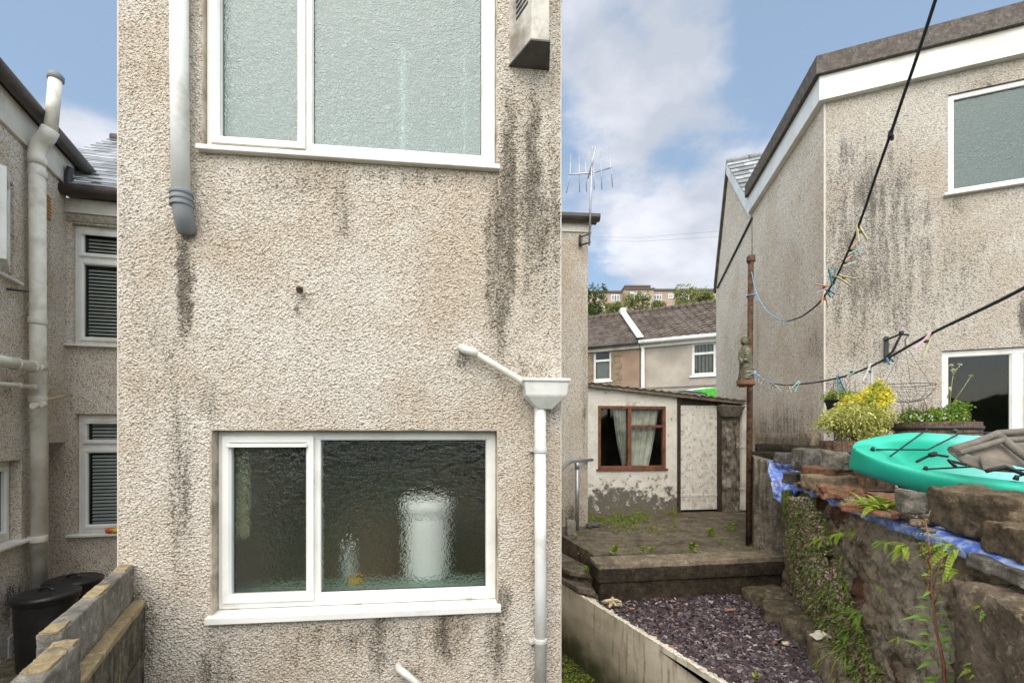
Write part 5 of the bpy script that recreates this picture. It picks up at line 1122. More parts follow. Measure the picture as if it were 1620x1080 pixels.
for i_, (px_, py_, n_2, L_2, lb_) in enumerate(((1352, 838, 12, .08, 'short fern under the upper roof tile end of the tarpaulin'), (1400, 858, 12, .08, 'tuft of small ferns between the rosette and the bright bushy fern'), (1512, 905, 14, .10, 'lower hanging fern beneath the long drooping fern'), (1345, 1000, 16, .10, 'dense fern low on the wall above the arching grass'), (1420, 1010, 9, .06, 'tiny fern in a joint in the middle of the rubble face'), (1395, 930, 8, .05, 'tiny fern high in the middle of the rubble face'), (1538, 990, 10, .08, 'small fern where the rubble meets the brown pier'))):
    fern_at(px_, py_, .02, n_2, L_2, lb_, GRN if i_ % 2 else GRY, .18)
fern_at(1300, 855, .03, 13, .10, 'yellowing fern fronds over the top of the trailing plant', GRY, 0.15)
u_, z_ = GW.uv(1390, 795, -.16); b = BM(); root = Vector((wy(1390)*0+ (1388-810)/F*2.62, 2.62, WT+.06))
for i in range(60): a = random.uniform(0, 6.28); frond(b, root+Vector((random.uniform(-.06, .06), random.uniform(-.03, .05), 0)), Vector((math.cos(a), math.sin(a)*.6, random.uniform(.5, 1.8))), random.uniform(.08, .17), 12, .24, 1.0)
tag(obj('fern', b, GRY), 'lime-green feathery plant on top of the wall against the kayak bow', 'fern')
# trailing plant over the corner of the wall
Lx = [(780, 1243, 1285), (850, 1242, 1312), (900, 1250, 1330), (950, 1262, 1348), (1000, 1278, 1366), (1050, 1294, 1386), (1110, 1308, 1410)]
def edge(y):
    for a, c in zip(Lx[:-1], Lx[1:]):
        if a[0] <= y <= c[0]: t_ = (y-a[0])/(c[0]-a[0]); return a[1]+(c[1]-a[1])*t_, a[2]+(c[2]-a[2])*t_
    return Lx[-1][1:]
bt, bf = BM(), BM(); tp = thing('trailing_plant', GW.pt(.5, .1, .05), 'mass of small-leaved trailing plant with tiny pink flowers hanging over the rubble wall', 'plant')
rnd = random.Random(5)
def onwall(px, py, out):
    Y = 1.25/max(.2, ((px-810)/F-.32)); Y = min(Y, 4.75); d_ = out
    p_ = P(px, py, Y); return p_+Vector((GW.n.x, GW.n.y, 0))*d_*.6+Vector((0, -d_*.8, 0))
for i in range(19000):
    y = 785+300*rnd.random(); x0, x1 = edge(y); s = rnd.betavariate(1.5, 1.5); x = x0+(x1-x0)*s
    if noise.noise(Vector((x*.05, y*.03, 3)))+.5 < rnd.random()*.45: continue
    p_ = onwall(x, y, rnd.uniform(.0, .16)*math.sin(math.pi*min(.95, max(.08, s)))+.01); L_ = rnd.uniform(.014, .036)
    if p_.z < -.02: continue
    leaf(bt, p_, Vector((rnd.gauss(0, 1)-.4, rnd.gauss(0, .7)-.4, rnd.gauss(-.4, .8))), L_, L_*.6)
    if y < 960 and rnd.random() < .22 and s < .9:
        q = p_+Vector((-.015, -.03, .008))
        for k_ in range(3): leaf(bf, q, rv(), .013, .011)
for i in range(900):
    y = 800+280*rnd.random(); x0, x1 = edge(y); s = rnd.random(); p_ = onwall(x0+(x1-x0)*s, y, .02+.16*math.sin(math.pi*s)); L_ = rnd.uniform(.035, .06)
    if p_.z > 0: leaf(bt, p_, Vector((rnd.gauss(-.3, 1), rnd.gauss(-.5, .5), rnd.gauss(.1, .6))), L_, L_*.35)
obj('foliage', bt, GRD, tp); obj('flowers', bf, PNK, tp)
b = BM(); rnd = random.Random(6)
for i in range(28):
    y0_ = rnd.uniform(790, 1000); x0, x1 = edge(y0_); x = rnd.uniform(x0, x1); q = [onwall(x, y0_, .03)]
    for k_ in range(6): y0_ += rnd.uniform(12, 25); x += rnd.uniform(-3, 7); q.append(onwall(x, y0_, rnd.uniform(.03, .12)))
    tube(b, q, .0022, 5)
obj('stems', b, TWIG, tp)
def tuft(px0, px1, py, n, L, lb, m=GRN, out=.08, sd=1):
    b = BM(); r2 = random.Random(sd)
    for i in range(n):
        x = r2.uniform(px0, px1); p_ = onwall(x, py+r2.uniform(-14, 14), out*r2.random()); d = Vector((r2.gauss(-.5, .7), r2.gauss(-.3, .5), r2.uniform(.2, 1.2))).normalized(); q = p_; w_ = .0045; s_ = d.cross(Vector((0, 0, 1))).normalized()
        l_ = L*r2.uniform(.6, 1.2); pv = [b.verts.new(q-s_*w_), b.verts.new(q+s_*w_)]
        for k_ in range(6):
            d = (d+Vector((0, 0, -.30))).normalized(); q = q+d*l_/6; ww = w_*(1-(k_+1)/6.5); nv_ = [b.verts.new(q-s_*ww), b.verts.new(q+s_*ww)]; b.faces.new((pv[0], pv[1], nv_[1], nv_[0])); pv = nv_
    return tag(obj('grass_tuft', b, m), lb, 'grass', 'grass tufts at the foot of the rubble wall')
tuft(1300, 1335, 930, 70, .14, 'thin grass tuft halfway down the trailing plant', GRN, .1, 2)
tuft(1325, 1345, 1035, 150, .22, 'long arching yellow-green grass at the foot of the wall beside the gravel', GRY, .12, 3)
tuft(1335, 1380, 1095, 120, .15, 'short grass tuft at the bottom edge of the picture by the gravel corner', GRN, .12, 4)
b = BM(); p_ = onwall(1250, 790, .02); rock(b, TR(p_+Vector((-.02, 0, -.03))), (.07, .1, .26), .02, 7, 10, .7, 5); tag(obj('moss_cushion', b, simple('moss', (.10, .13, .02), .95, .4, 30, 1, 120)), 'green moss cushion on the corner of the wall under the tarp bunch', 'moss')
# tall weed
wd = thing('tall_weed', P(1498, 1130, 1.82), 'tall reddish-stemmed weed with pointed leaves in front of the rubble wall', 'weed')
stp_ = [P(1497, 1130, 1.80), P(1493, 1050, 1.82), P(1482, 1000, 1.83), P(1474, 940, 1.85), P(1472, 880, 1.86), P(1464, 820, 1.88)]
b = BM(); tube(b, stp_, [.007, .006, .0045, .0035, .0028, .0015], 8)
for (x0, y0, x1, y1) in ((1474, 950, 1458, 900), (1474, 940, 1492, 880), (1476, 960, 1500, 905), (1472, 900, 1455, 860), (1471, 880, 1483, 850)):
    tube(b, [P(x0, y0, 1.85), P((x0+x1)/2, (y0+y1)/2-6, 1.84), P(x1, y1, 1.83)], [.002, .0015, .001], 5)
obj('stem', b, REDS, wd)
b = BM(); random.seed(8)
for (x0, y0, x1, y1, w_) in ((1482, 1042, 1450, 1052, .018), (1480, 1018, 1515, 1000, .020), (1478, 1005, 1452, 996, .018), (1477, 965, 1448, 952, .014), (1476, 958, 1496, 946, .014), (1487, 1050, 1512, 1046, .018), (1481, 1012, 1462, 1024, .014), (1479, 994, 1500, 982, .014), (1490, 1068, 1455, 1080, .024), (1479, 1036, 1432, 1000, .032), (1480, 1025, 1455, 1010, .022), (1485, 1060, 1480, 1030, .02), (1488, 1062, 1536, 1072, .022), (1486, 1030, 1520, 1026, .018), (1484, 1022, 1506, 1008, .014), (1478, 976, 1424, 970, .016), (1477, 985, 1450, 972, .022), (1478, 990, 1474, 972, .02), (1479, 1000, 1505, 990, .016), (1476, 972, 1503, 966, .014), (1475, 950, 1452, 938, .020), (1474, 935, 1459, 940, .012), (1474, 925, 1493, 918, .014), (1473, 910, 1458, 905, .012), (1490, 1075, 1460, 1066, .018), (1492, 1085, 1520, 1070, .018), (1483, 1010, 1500, 1025, .016)):
    p_, q_ = P(x0, y0, 1.84), P(x1, y1, 1.80); leaf(b, p_, q_-p_, (q_-p_).length, w_, Vector((0, -.6, 1)), .12)
obj('leaves', b, leafmat('weed_leaf', (.12, .22, .04), (.22, .33, .08)), wd)
b = BM()
for i in range(260):
    s = random.random(); j = random.choice(((1474, 950, 1464, 820), (1474, 950, 1458, 900), (1474, 940, 1492, 880), (1476, 960, 1500, 905), (1472, 900, 1455, 860)))
    p_ = P(j[0]+(j[2]-j[0])*s, j[1]+(j[3]-j[1])*s, 1.85)+rv()*.008; leaf(b, p_, rv(), .007, .005)
obj('seed_heads', b, leafmat('seed', (.22, .16, .05), (.40, .32, .08)), wd)
# weeds and moss on the terrace
random.seed(31); b = BM()
for i in range(5200):
    if i < 3600: x = random.uniform(925, 1072); y = 820+random.gauss(0, 9)+((x-1000)/75)**2*-8+8*random.random()
    elif i < 3900: x = random.uniform(1180, 1250); y = random.uniform(850, 872)
    elif i < 4500: x = random.uniform(1125, 1180); y = random.gauss(838, 8)
    else: x = random.uniform(900, 1240); y = random.uniform(815, 882)
    if noise.noise(Vector((x*.035, y*.06, 5))) < (-.05 if i < 3000 else .10): continue
    if y < 812: continue
    p_ = G(x, y, TZ+.002); 
    if p_.y > SF.pt(su(min(1170, x)), 0, .02).y: continue
    hh = .24*max(0, noise.noise(Vector((x*.05, 2, 7)))+.25) if i < 3000 else .02
    p_.z += random.random()*hh; leaf(b, p_, Vector((random.gauss(0, .7), random.gauss(0, .7), random.uniform(.1, 1))), random.uniform(.016, .05), random.uniform(.010, .022))
struct(obj('moss_and_weeds', b, MOSSM), 'stuff')
def weed(px, py, z, n, L, lb, m=GRY, sd=0, nm='small_weed'):
    r2 = random.Random(sd); p_ = G(px, py, z); b = BM()
    for i in range(n):
        a = r2.uniform(0, 6.28); d = Vector((math.cos(a), math.sin(a), r2.uniform(.2, 1.5))); leaf(b, p_+Vector((0, 0, r2.random()*L*.8)), d, L*r2.uniform(.5, 1), L*.38)
    return tag(obj(nm, b, m), lb, 'weed', 'small weeds on the terrace and gravel')
for i, (px, py, L, n, lb, m) in enumerate(((973, 878, .09, 22, 'yellow-green weed by the near left corner of the terrace', GRY), (1017, 872, .06, 16, 'low pale weed on the terrace edge, left of a twin clump', GRY), (1031, 873, .06, 16, 'low weed clump touching the pale weed on the terrace edge', GRY),
        (1096, 872, .09, 18, 'upright broad-leaved weed on the terrace in front of the shed door', GRN), (1124, 848, .10, 26, 'spreading green weed on the terrace left of the clothes pole', GRN), (1080, 874, .04, 10, 'tiny weed just left of the upright weed', GRN), (911, 853, .06, 12, 'small weed at the foot of the handrail', GRY), (1140, 860, .05, 10, 'tiny weed close to the pole foot', GRN))):
    weed(px, py, TZ, n, L, lb, m, i)
weed(1108, 932, .02, 26, .12, 'green weed growing against the low dark wall in the gravel', GRN, 44); weed(1196, 1073, .02, 10, .06, 'small green weed in the near gravel', GRY, 45); weed(928, 905, .2, 14, .07, 'pale weed sprouting beside the left end of the low dark wall', GRY, 46)
b = BM()
for i in range(900):
    x = random.uniform(890, 960); y = random.uniform(1035, 1085); p_ = G(x, y, -.69)
    leaf(b, p_, Vector((random.gauss(0, 1), random.gauss(0, 1), random.random())), .03, .015)
struct(obj('path_moss', b, MOSSM), 'stuff')
# ================================================================ CLOTHES POLE, LINES, PEGS, FIGURE
POLE = stone('rusty_pole_paint', [(.085, .045, .03), (.19, .11, .062), (.04, .026, .02)], moss=(.04, .03, .02), mossamt=.5, darkamt=.7, streak=True, scale=5)
YP = 5.27
cp = thing('clothes_pole', P(1186, 862, YP), 'tall rusty brown clothes-line pole standing on the terrace behind the low wall', 'pole')
b = BM(); tube(b, [P(1184.5, 864, YP), P(1186, 640, YP), P(1188, 408, YP)], [.033, .033, .031], 14); obj('post', b, POLE, cp)
b = BM(); rock(b, TR(P(1188, 410, YP)), (.085, .085, .085), .008, 4, 12, .5, 2); obj('cap', b, simple('rust_cap', (.11, .05, .035), .9, .4, 30, .6), cp)
b = BM()
for y in (470, 585, 590, 596): tube(b, [P(1188, y, YP)+Vector((.043*math.cos(a), .043*math.sin(a), .004*a)) for a in [i*.5 for i in range(14)]], .006, 6)
BLUER = simple('blue_rope', (.16, .32, .48), .8, .3, 80, .4, 150); obj('rope_wrap', b, BLUER, cp)
# figure fixed on the pole
fg = thing('garden_figurine', P(1178, 606, 5.12), 'weathered stone angel figurine tied to the clothes pole', 'statue')
FS = stone('figurine_stone', [(.15, .15, .10), (.26, .24, .17), (.11, .08, .06)], moss=(.07, .12, .04), mossamt=.8, darkamt=.6, scale=8, bumpk=.6)
b = BM(); Yf = 5.12; q = lambda x, y, dy=0: P(x, y, Yf+dy)
def sph(b, c, r, sx=1, sy=1, sz=1):
    s_ = bmesh.ops.create_icosphere(b, subdivisions=3, radius=r, matrix=Matrix.Translation(c)@Matrix.Diagonal((sx, sy, sz, 1)))
tube(b, [q(1180, 600), q(1181, 585), q(1180, 572), q(1179, 560), q(1179, 552), q(1178.5, 547)], [.085, .075, .062, .070, .05, .03], 14)
sph(b, q(1178, 540), .042, 1, 1, 1.15); sph(b, q(1178, 538, .015), .045, 1, 1, 1); sph(b, q(1177, 542, -.04), .009)
for s_ in (-1, 1): tube(b, [q(1179+s_*6.5, 556), q(1179+s_*9, 567), q(1179+s_*5, 574, -.05), q(1179, 568, -.085)], [.026, .022, .018, .014], 8)
for s_ in (-1, 1): tube(b, [q(1180+s_*4, 596), q(1180+s_*5, 601, -.05)], [.028, .022], 8)
bd = obj('body', b, FS, fg); r_ = bd.modifiers.new('fuse', 'REMESH'); r_.mode = 'VOXEL'; r_.voxel_size = .007; r_.use_smooth_shade = True
for s_, (x1, y1, x2, y2) in ((-1, (1170, 566, 1169, 586)), (1, (1191, 566, 1190, 584))):
    b = BM(); quilt(b, [q(1179+s_*3, 556, .05), q(1179+s_*8, 552, .06), q(x1, y1, .06), q(x2, y2, .07)], .012, 8); obj('wing', b, simple('wing_brown', (.12, .075, .055), .8, .4, 30, .6), fg)
b = BM(); rock(b, TR(P(1180, 603, Yf)+Vector((0, 0, -.01))), (.17, .15, .085), .015, 6, 12, .8, 3); obj('base', b, simple('base_terracotta', (.22, .11, .07), .85, .3, 25, .6), fg)
b = BM(); tube(b, [P(1185, 560, Yf+.03), P(1184, 596, Yf), P(1190, 590, YP-.04)], .006, 6); obj('cord', b, CORD, fg)
def upY(px): return .633/((px-810)/F-.409)
def loY(px): return 1.03/((px-810)/F-.33)
def spline(pts, n=6):
    out = []
    for i in range(len(pts)-1):
        p0, p1, p2, p3 = pts[max(0, i-1)], pts[i], pts[i+1], pts[min(len(pts)-1, i+2)]
        for k_ in range(n):
            t_ = k_/n; out.append(.5*((2*p1)+(p2-p0)*t_+(2*p0-5*p1+4*p2-p3)*t_*t_+(-p0+3*p1-3*p2+p3)*t_**3))
    return out+[pts[-1]]
U_ = [(1189, 430), (1196, 462), (1210, 488), (1228, 503), (1246, 508), (1265, 502), (1282, 491), (1300, 474), (1322, 440), (1345, 390), (1363, 345), (1385, 280), (1409, 212), (1430, 150), (1450, 92), (1480, 0), (1510, -95)]
L_ = [(1190, 582), (1197, 592), (1210, 601), (1226, 607), (1245, 609), (1270, 607), (1300, 603), (1340, 594), (1376, 580), (1410, 563), (1440, 546), (1480, 524), (1530, 500), (1580, 476), (1640, 445), (1700, 413)]
Up = [P(x, y, min(5.22, upY(x))) for x, y in U_]; Lp = [P(x, y, min(5.2, loY(x))) for x, y in L_]
def line(nm, lab, pts, iblue, r0, mats):
    t_ = thing(nm, pts[0], lab, 'clothes line', 'clothes lines'); s1, s2 = spline(pts[:iblue+1]), spline(pts[iblue:])
    b = BM(); tube(b, s1, r0*.8, 8); obj('blue_cord', b, BLUER, t_); b = BM(); tube(b, s2, r0*.85, 8); obj('dark_cord', b, mats, t_)
DCORD = simple('dark_cord', (.02, .028, .035), .6, .4, 90, .3, 200)
line('clothes_line', 'upper sagging clothes line running up overhead from the pole top', Up, 4, .0055, DCORD); line('clothes_line', 'lower clothes line rising to the right edge of the picture', Lp, 3, .0065, DCORD)
b = BM(); p_ = P(1409, 212, upY(1409)); rock(b, TR(p_), (.013, .013, .024), .002, 4, 60, .6, 3); rock(b, TR(p_+Vector((.006, 0, -.014))), (.007, .008, .014), .002, 3, 60, .6, 4); tag(obj('rope_knot', b, CORD), 'dark knot tied halfway up the upper clothes line', 'knot')
PG = {'teal': (.05, .25, .30), 'white': (.55, .58, .55), 'peach': (.55, .28, .16), 'cream': (.50, .45, .24), 'mint': (.25, .48, .40), 'pink': (.60, .36, .42), 'blue': (.12, .32, .50), 'grey': (.25, .27, .27), 'tan': (.45, .30, .15)}
PM = {k_: simple('peg_'+k_, v, .45, .12, 60) for k_, v in PG.items()}; SPR = simple('peg_spring', (.12, .06, .03), .6, .3, 60, metal=.5)
def peg(px, py, Yf_, ang, c, c2, lb, size=.075, spread=16):
    """a sprung peg gripping the line; ang = direction its legs point, degrees in the picture plane (0 right, -90 down)"""
    p_ = P(px, py, Yf_); t_ = thing('clothes_peg', p_, lb, 'clothes peg', 'clothes pegs on the lines')
    d0_ = Vector((math.cos(R(ang)), -.15, math.sin(R(ang)))).normalized(); side = Vector((0, 1, 0)).cross(d0_).normalized(); th = Vector((0, 1, 0))*.0045
    for s_, cc_ in ((1, c), (-1, c2)):
        b = BM(); piv = p_+d0_*size*.32; dl = (d0_*math.cos(R(spread))+side*s_*math.sin(R(spread)))
        A = p_-d0_*size*.10+side*s_*.002; B = piv+side*s_*.006; E = piv+dl*size*.62+side*s_*.004; w0, w1 = side*s_*.005, side*s_*.0035
        for (a, e, wa, we) in ((A, B, w0, w0*1.1), (B, E, w0*1.1, w1)):
            hexa(b, [a-th, e-th, e+th, a+th, a-th+wa, e-th+we, e+th+we, a+th+wa])
        obj('prong', b, PM[cc_], t_, bevel=.0012)
    b = BM(); piv = p_+d0_*size*.34; tube(b, [piv-Vector((0, .007, 0)), piv+Vector((0, .007, 0))], .005, 8); obj('spring', b, SPR, t_)
for a in ((1357, 358, -78, 'cream', 'cream', 'highest cream peg clipped on the upper line', .055), (1338, 402, 35, 'mint', 'tan', 'mint and tan peg pointing right on the upper line', .06), (1330, 420, 28, 'white', 'peach', 'white and peach peg just below the mint one on the upper line', .05),
          (1324, 436, -28, 'cream', 'cream', 'pale cream peg splayed to the right in the upper line cluster', .066), (1318, 447, 100, 'teal', 'teal', 'teal peg standing upright in the upper line cluster', .055), (1312, 454, 188, 'peach', 'pink', 'pinkish peg pointing left in the upper line cluster', .066), (1309, 458, -55, 'teal', 'blue', 'short teal peg under the pink peg', .035),
          (1304, 466, -95, 'peach', 'tan', 'lowest peach peg of the upper line cluster', .055)):
    peg(a[0], a[1], upY(a[0])-.006, a[2], a[3], a[4], a[5], a[6]*1.3)
for a in ((1195, 588, 190, 'white', 'white', 'white peg clipped at the pole end of the lower line', .085), (1200, 593, -110, 'blue', 'white', 'blue and white peg next to the white one at the pole', .07), (1209, 601, -120, 'peach', 'blue', 'small peach and blue peg left of the grey pegs', .06), (1220, 606, -70, 'grey', 'grey', 'first grey peg on the lower line', .07), (1225, 608, -65, 'grey', 'white', 'second paler grey peg on the lower line', .07),
          (1246, 609, -85, 'tan', 'white', 'tan and white peg hanging at the lowest point of the lower line', .055), (1264, 604, -130, 'mint', 'mint', 'mint peg leaning left on the lower line', .07), (1326, 596, -82, 'teal', 'teal', 'teal peg hanging straight down above the golden shrub', .085), (1352, 587, 195, 'mint', 'mint', 'pale mint peg lying along the lower line', .045),
          (1378, 578, -110, 'white', 'white', 'large white peg hanging between the teal peg and the wall bracket', .075), (1405, 566, -60, 'blue', 'teal', 'small blue peg where the lower line passes the wall bracket', .025), (1473, 529, -131, 'pink', 'cream', 'large pink and cream peg on the right of the lower line', .080)):
    peg(a[0], a[1], loY(a[0])-.006, a[2], a[3], a[4], a[5], a[6]*1.3)
# ================================================================ PLANTERS AND BASKET
BAR = stone('barrel_wood', [(.16, .095, .06), (.26, .17, .11), (.10, .06, .045)], moss=(.06, .05, .03), mossamt=.3, darkamt=.6, streak=True, scale=4)
def barrel(px0, px1, pyt, Y, h, lb, bands):
    cx = (px0+px1)/2; c = P(cx, pyt, Y); r = (px1-px0)/2*Y/F; t_ = thing('barrel_planter', (c.x, Y, c.z-h), lb, 'planter', 'half-barrel planters')
    b = BM(); n_ = 22
    for i in range(n_):
        a0, a1 = i*2*math.pi/n_, (i+.94)*2*math.pi/n_; v = []
        for z, rr in ((c.z-h, r*.86), (c.z-h*.5, r*1.0), (c.z, r*.98)):
            for a in (a0, a1):
                for q_ in (0, .02): v.append(Vector((c.x+(rr-q_)*math.cos(a), Y+(rr-q_)*math.sin(a), z)))
        for k_ in (0, 4): hexa(b, [v[k_], v[k_+2], v[k_+3], v[k_+1], v[k_+4], v[k_+6], v[k_+7], v[k_+5]])
    obj('staves', b, BAR, t_)
    for z in bands: b = BM(); lathe(b, (c.x, Y, c.z-z), [(r*.99+.004, -.014), (r*1.0+.006, .014)], 32); obj('hoop', b, DKMET, t_)
    b = BM(); lathe(b, (c.x, Y, c.z-.05), [(r*.9, -.02), (r*.9, 0), (.01, .02)], 20); obj('soil', b, simple('compost', (.05, .035, .025), .95), t_)
    return c, r, t_
c, r, t1 = barrel(1305, 1405, 697, 4.1, .55, 'wooden half-barrel planter behind the wall holding the golden shrubs', (.10, .42))
random.seed(3)
b = BM(); sc1 = 4.1/F
def bl(px, py, rx, ry, dy=0): p_ = P(px, py, 4.1+dy); return (p_.x, p_.y, p_.z, rx*sc1, rx*sc1*.8, ry*sc1)
crown(b, [bl(1330, 668, 40, 20), bl(1362, 662, 48, 26), bl(1388, 665, 28, 24), bl(1345, 655, 34, 16, -.05), bl(1306, 660, 15, 9), bl(1362, 684, 36, 14)], 11000, .030, .011, .35, 9, .05)
sh_ = thing('variegated_shrub', (c.x, 4.1, c.z), 'low spreading pale variegated shrub filling the half barrel', 'shrub'); obj('foliage', b, VAR, sh_)
b = BM()
for i in range(14): tube(b, [Vector((c.x, 4.1, c.z-.04)), Vector((c.x+random.uniform(-.2, .2), 4.1+random.uniform(-.1, .1), c.z+random.uniform(.08, .2)))], .006, 5)
obj('stems', b, TWIG, sh_)
b = BM(); crown(b, [bl(1375, 640, 26, 20, .05), bl(1388, 626, 19, 20, .05), bl(1390, 613, 9, 12, .05), bl(1352, 638, 18, 13, .05), bl(1340, 645, 14, 8, .05), bl(1366, 627, 8, 8, .05)], 8000, .034, .012, .35, 9, .045)
gs_ = thing('golden_conifer', (c.x+.1, 4.15, c.z), 'small golden-yellow conifer with a pointed top rising behind the variegated shrub', 'shrub'); obj('foliage', b, GLD, gs_)
b = BM(); tube(b, [P(1375, 690, 4.15), P(1385, 640, 4.15), P(1390, 612, 4.15)], [.014, .01, .004], 6); obj('trunk', b, TWIG, gs_)
pc = P(1328, 640, 4.55); pt_ = thing('plant_pot', (pc.x, 4.55, pc.z-.13), 'black tapered pot of purple-flowered herb behind the golden shrub', 'plant pot')
b = BM(); lathe(b, (pc.x, 4.55, pc.z-.13), [(.08, 0), (.12, .16), (.13, .165), (.13, .185), (.11, .185), (.10, .15)], 20); obj('pot', b, BLACKP, pt_)
b = BM(); tube(b, [(pc.x, 4.55, NG), (pc.x, 4.55, pc.z-.13)], [.05, .05], 10); lathe(b, (pc.x, 4.55, NG), [(.16, 0), (.16, .03), (.05, .06)]); obj('pot_stand', b, DKMET, pt_)
hb = thing('herb_clump', (pc.x, 4.55, pc.z), 'low green herb with thin purple flower stalks in the black pot', 'plant')
b = BM(); crown(b, [(pc.x, 4.55, pc.z+.08, .15, .12, .07)], 1300, .03, .010, .3, 5, .03); obj('foliage', b, GRY, hb)
b = BM(); bfl = BM()
for i in range(26):
    a = Vector((pc.x+random.uniform(-.12, .12), 4.55+random.uniform(-.08, .08), pc.z+.05)); e = a+Vector((random.uniform(-.10, .10), 0, random.uniform(.12, .24))); tube(b, [a, e], .0018, 4)
    for k_ in range(4): leaf(bfl, e-Vector((0, 0, k_*.012)), rv(), .014, .009)
obj('stalks', b, TWIG, hb); obj('flowers', bfl, simple('lilac', (.22, .14, .26), .7), hb)
# trough planter by the patio window
c2, r2_, t2 = barrel(1428, 1534, 668, 3.9, .60, 'second half-barrel planter under the patio window with daisies and dry stalks', (.05, .30))
sc1 = 3.9/F
def bl2(px, py, rx, ry): p_ = P(px, py, 3.9); return (p_.x, p_.y, p_.z, rx*sc1, rx*sc1*.7, ry*sc1)
dp_ = thing('daisy_plant', (c2.x, 3.9, c2.z), 'leafy green plant with tiny white flowers filling the second barrel', 'plant')
b = BM(); crown(b, [bl2(1462, 662, 28, 14), bl2(1495, 660, 32, 15), bl2(1440, 660, 16, 12), bl2(1515, 650, 18, 16), bl2(1480, 672, 34, 10)], 4500, .030, .016, .35, 5, .035); obj('foliage', b, GRN, dp_)
b = BM()
for i in range(26): p_ = P(random.uniform(1438, 1530), random.uniform(645, 670), 3.72); [leaf(b, p_, rv(), .012, .010) for _ in range(3)]
obj('flowers', b, simple('white_petals', (.7, .7, .66), .6), dp_)
b = BM(); random.seed(9)
for i in range(60): a = P(random.uniform(1432, 1480), 665, 3.9); tube(b, [a, a+Vector((random.uniform(-.06, .06), random.uniform(-.05, .05), random.uniform(.08, .2)))], .0018, 4)
obj('dry_stalks', b, simple('dry_stalk', (.14, .10, .08), .9), dp_)
tl = thing('tall_flower', P(1500, 668, 3.85), 'tall thin dry stalks with pale flower heads in front of the patio window', 'flower')
b = BM(); bf = BM()
for pts_ in ([(1500, 668), (1504, 620), (1509, 585)], [(1509, 600), (1505, 578)], [(1509, 592), (1518, 577)], [(1505, 640), (1525, 612), (1536, 595)], [(1498, 630), (1503, 614)]):
    tube(b, [P(x, y, 3.85) for x, y in pts_], .0035, 5); e = P(*pts_[-1], 3.84); [leaf(bf, e, rv(), .022, .014) for _ in range(9)]
obj('stalk', b, simple('green_stalk', (.22, .22, .10), .8), tl); obj('flower_head', bf, simple('cream_petals', (.5, .46, .30), .7), tl)
# hanging basket and bracket
fo = lambda px, py, d=.0: FR.pt(*FR.uv(px, py, d), d)
hbk = thing('basket_bracket', fo(1401, 570), 'rusty dark iron wall bracket above the empty hanging basket', 'bracket')
b = BM(); fbox(b, FR, FR.uv(1401, 550)[0]-.018, FR.uv(1401, 550)[0]+.018, FR.uv(1401, 572)[1], FR.uv(1401, 533)[1], .004, .03); obj('back_plate', b, DKMET, hbk)
b = BM(); tube(b, [fo(1401, 538, .03), fo(1425, 528, .22), fo(1437, 530, .30)], .011, 8); obj('arm', b, DKMET, hbk)
b = BM(); tube(b, [fo(1402, 565, .03), fo(1412, 556, .10), fo(1426, 528, .23)], .011, 8); sph(b, fo(1426, 526, .23), .022); obj('strut', b, DKMET, hbk)
kb = thing('hanging_basket', fo(1430, 605, .25), 'empty black wire hanging basket against the right-hand wall', 'basket')
Yb = 4.35; ct = P(1436, 609, Yb); rb2 = 37*Yb/F
b = BM()
for (z, rr) in ((0, rb2), (-.05, rb2*.95), (-.10, rb2*.8), (-.15, rb2*.5)): tube(b, [ct+Vector((rr*math.cos(i*.262), rr*.8*math.sin(i*.262), z)) for i in range(25)], .0035 if z == 0 else .0018, 5)
for i in range(16):
    a = i*.393; tube(b, [ct+Vector((rb2*math.sin(t_)*math.cos(a+.5*(1-t_/1.57)), .8*rb2*math.sin(t_)*math.sin(a+.5*(1-t_/1.57)), -.17*math.cos(t_))) for t_ in (1.57, 1.2, .8, .4, .05)], .0016, 4)
obj('wire_bowl', b, DKMET, kb)
hk = fo(1432, 535, .28); hk = P(1432, 545, Yb)
for a in (0, 2.1, 4.2): b = BM(); tube(b, [hk, ct+Vector((rb2*math.cos(a), rb2*.8*math.sin(a), 0))], .0018, 5); obj('chain', b, DKMET, kb)
b = BM(); tube(b, [hk, hk+Vector((0, 0, .05)), fo(1436, 531, .29)], .004, 6); obj('hook', b, DKMET, kb)
# ================================================================ BEYOND: terrace of houses, lorry, flats, trees
TILE = Mt('concrete_tiles'); tk = TILE; tcx = tk.mix(tk.rng(tk.noise(2.2, 6, rough=.7), .4, .62), (.095, .07, .058), (.19, .155, .13)); tcx = tk.mix(tk.math('MULTIPLY', tk.rng(tk.noise(9, 4), .5, .7), .5), tcx, (.26, .22, .18))
TILE = tk.end(tk.bsdf(tcx, .85, tk.bump(tk.noise(30, 4), .4, .02)))
def tiled(b, A, B, up, courses, tw=.30, th=.05, amp=.04):
    A, B, up = Vector(A), Vector(B), Vector(up); L = (B-A).length; e = (B-A)/L; nn = e.cross(up).normalized(); nn = -nn if nn.z < 0 else nn; s = up/courses; m_ = int(L/tw*6)
    for r_ in range(courses):
        pr = None
        for i in range(m_+1):
            x = L*i/m_; hgt = amp*abs(math.sin(math.pi*x/tw))**.7
            cur = [b.verts.new(A+e*x+s*r_+nn*(hgt)), b.verts.new(A+e*x+s*r_+nn*(hgt+th)), b.verts.new(A+e*x+s*(r_+1.02)+nn*(hgt))]
            if pr: b.faces.new((pr[0], cur[0], cur[1], pr[1])); b.faces.new((pr[1], cur[1], cur[2], pr[2])).smooth = False
            pr = cur
bu = lambda px: BT.uv(px, 560)[0]
ez = BT.uv(1020, 541)[1]; upv = Vector((.12, 2.9, 0)); ridge_h = 1.80
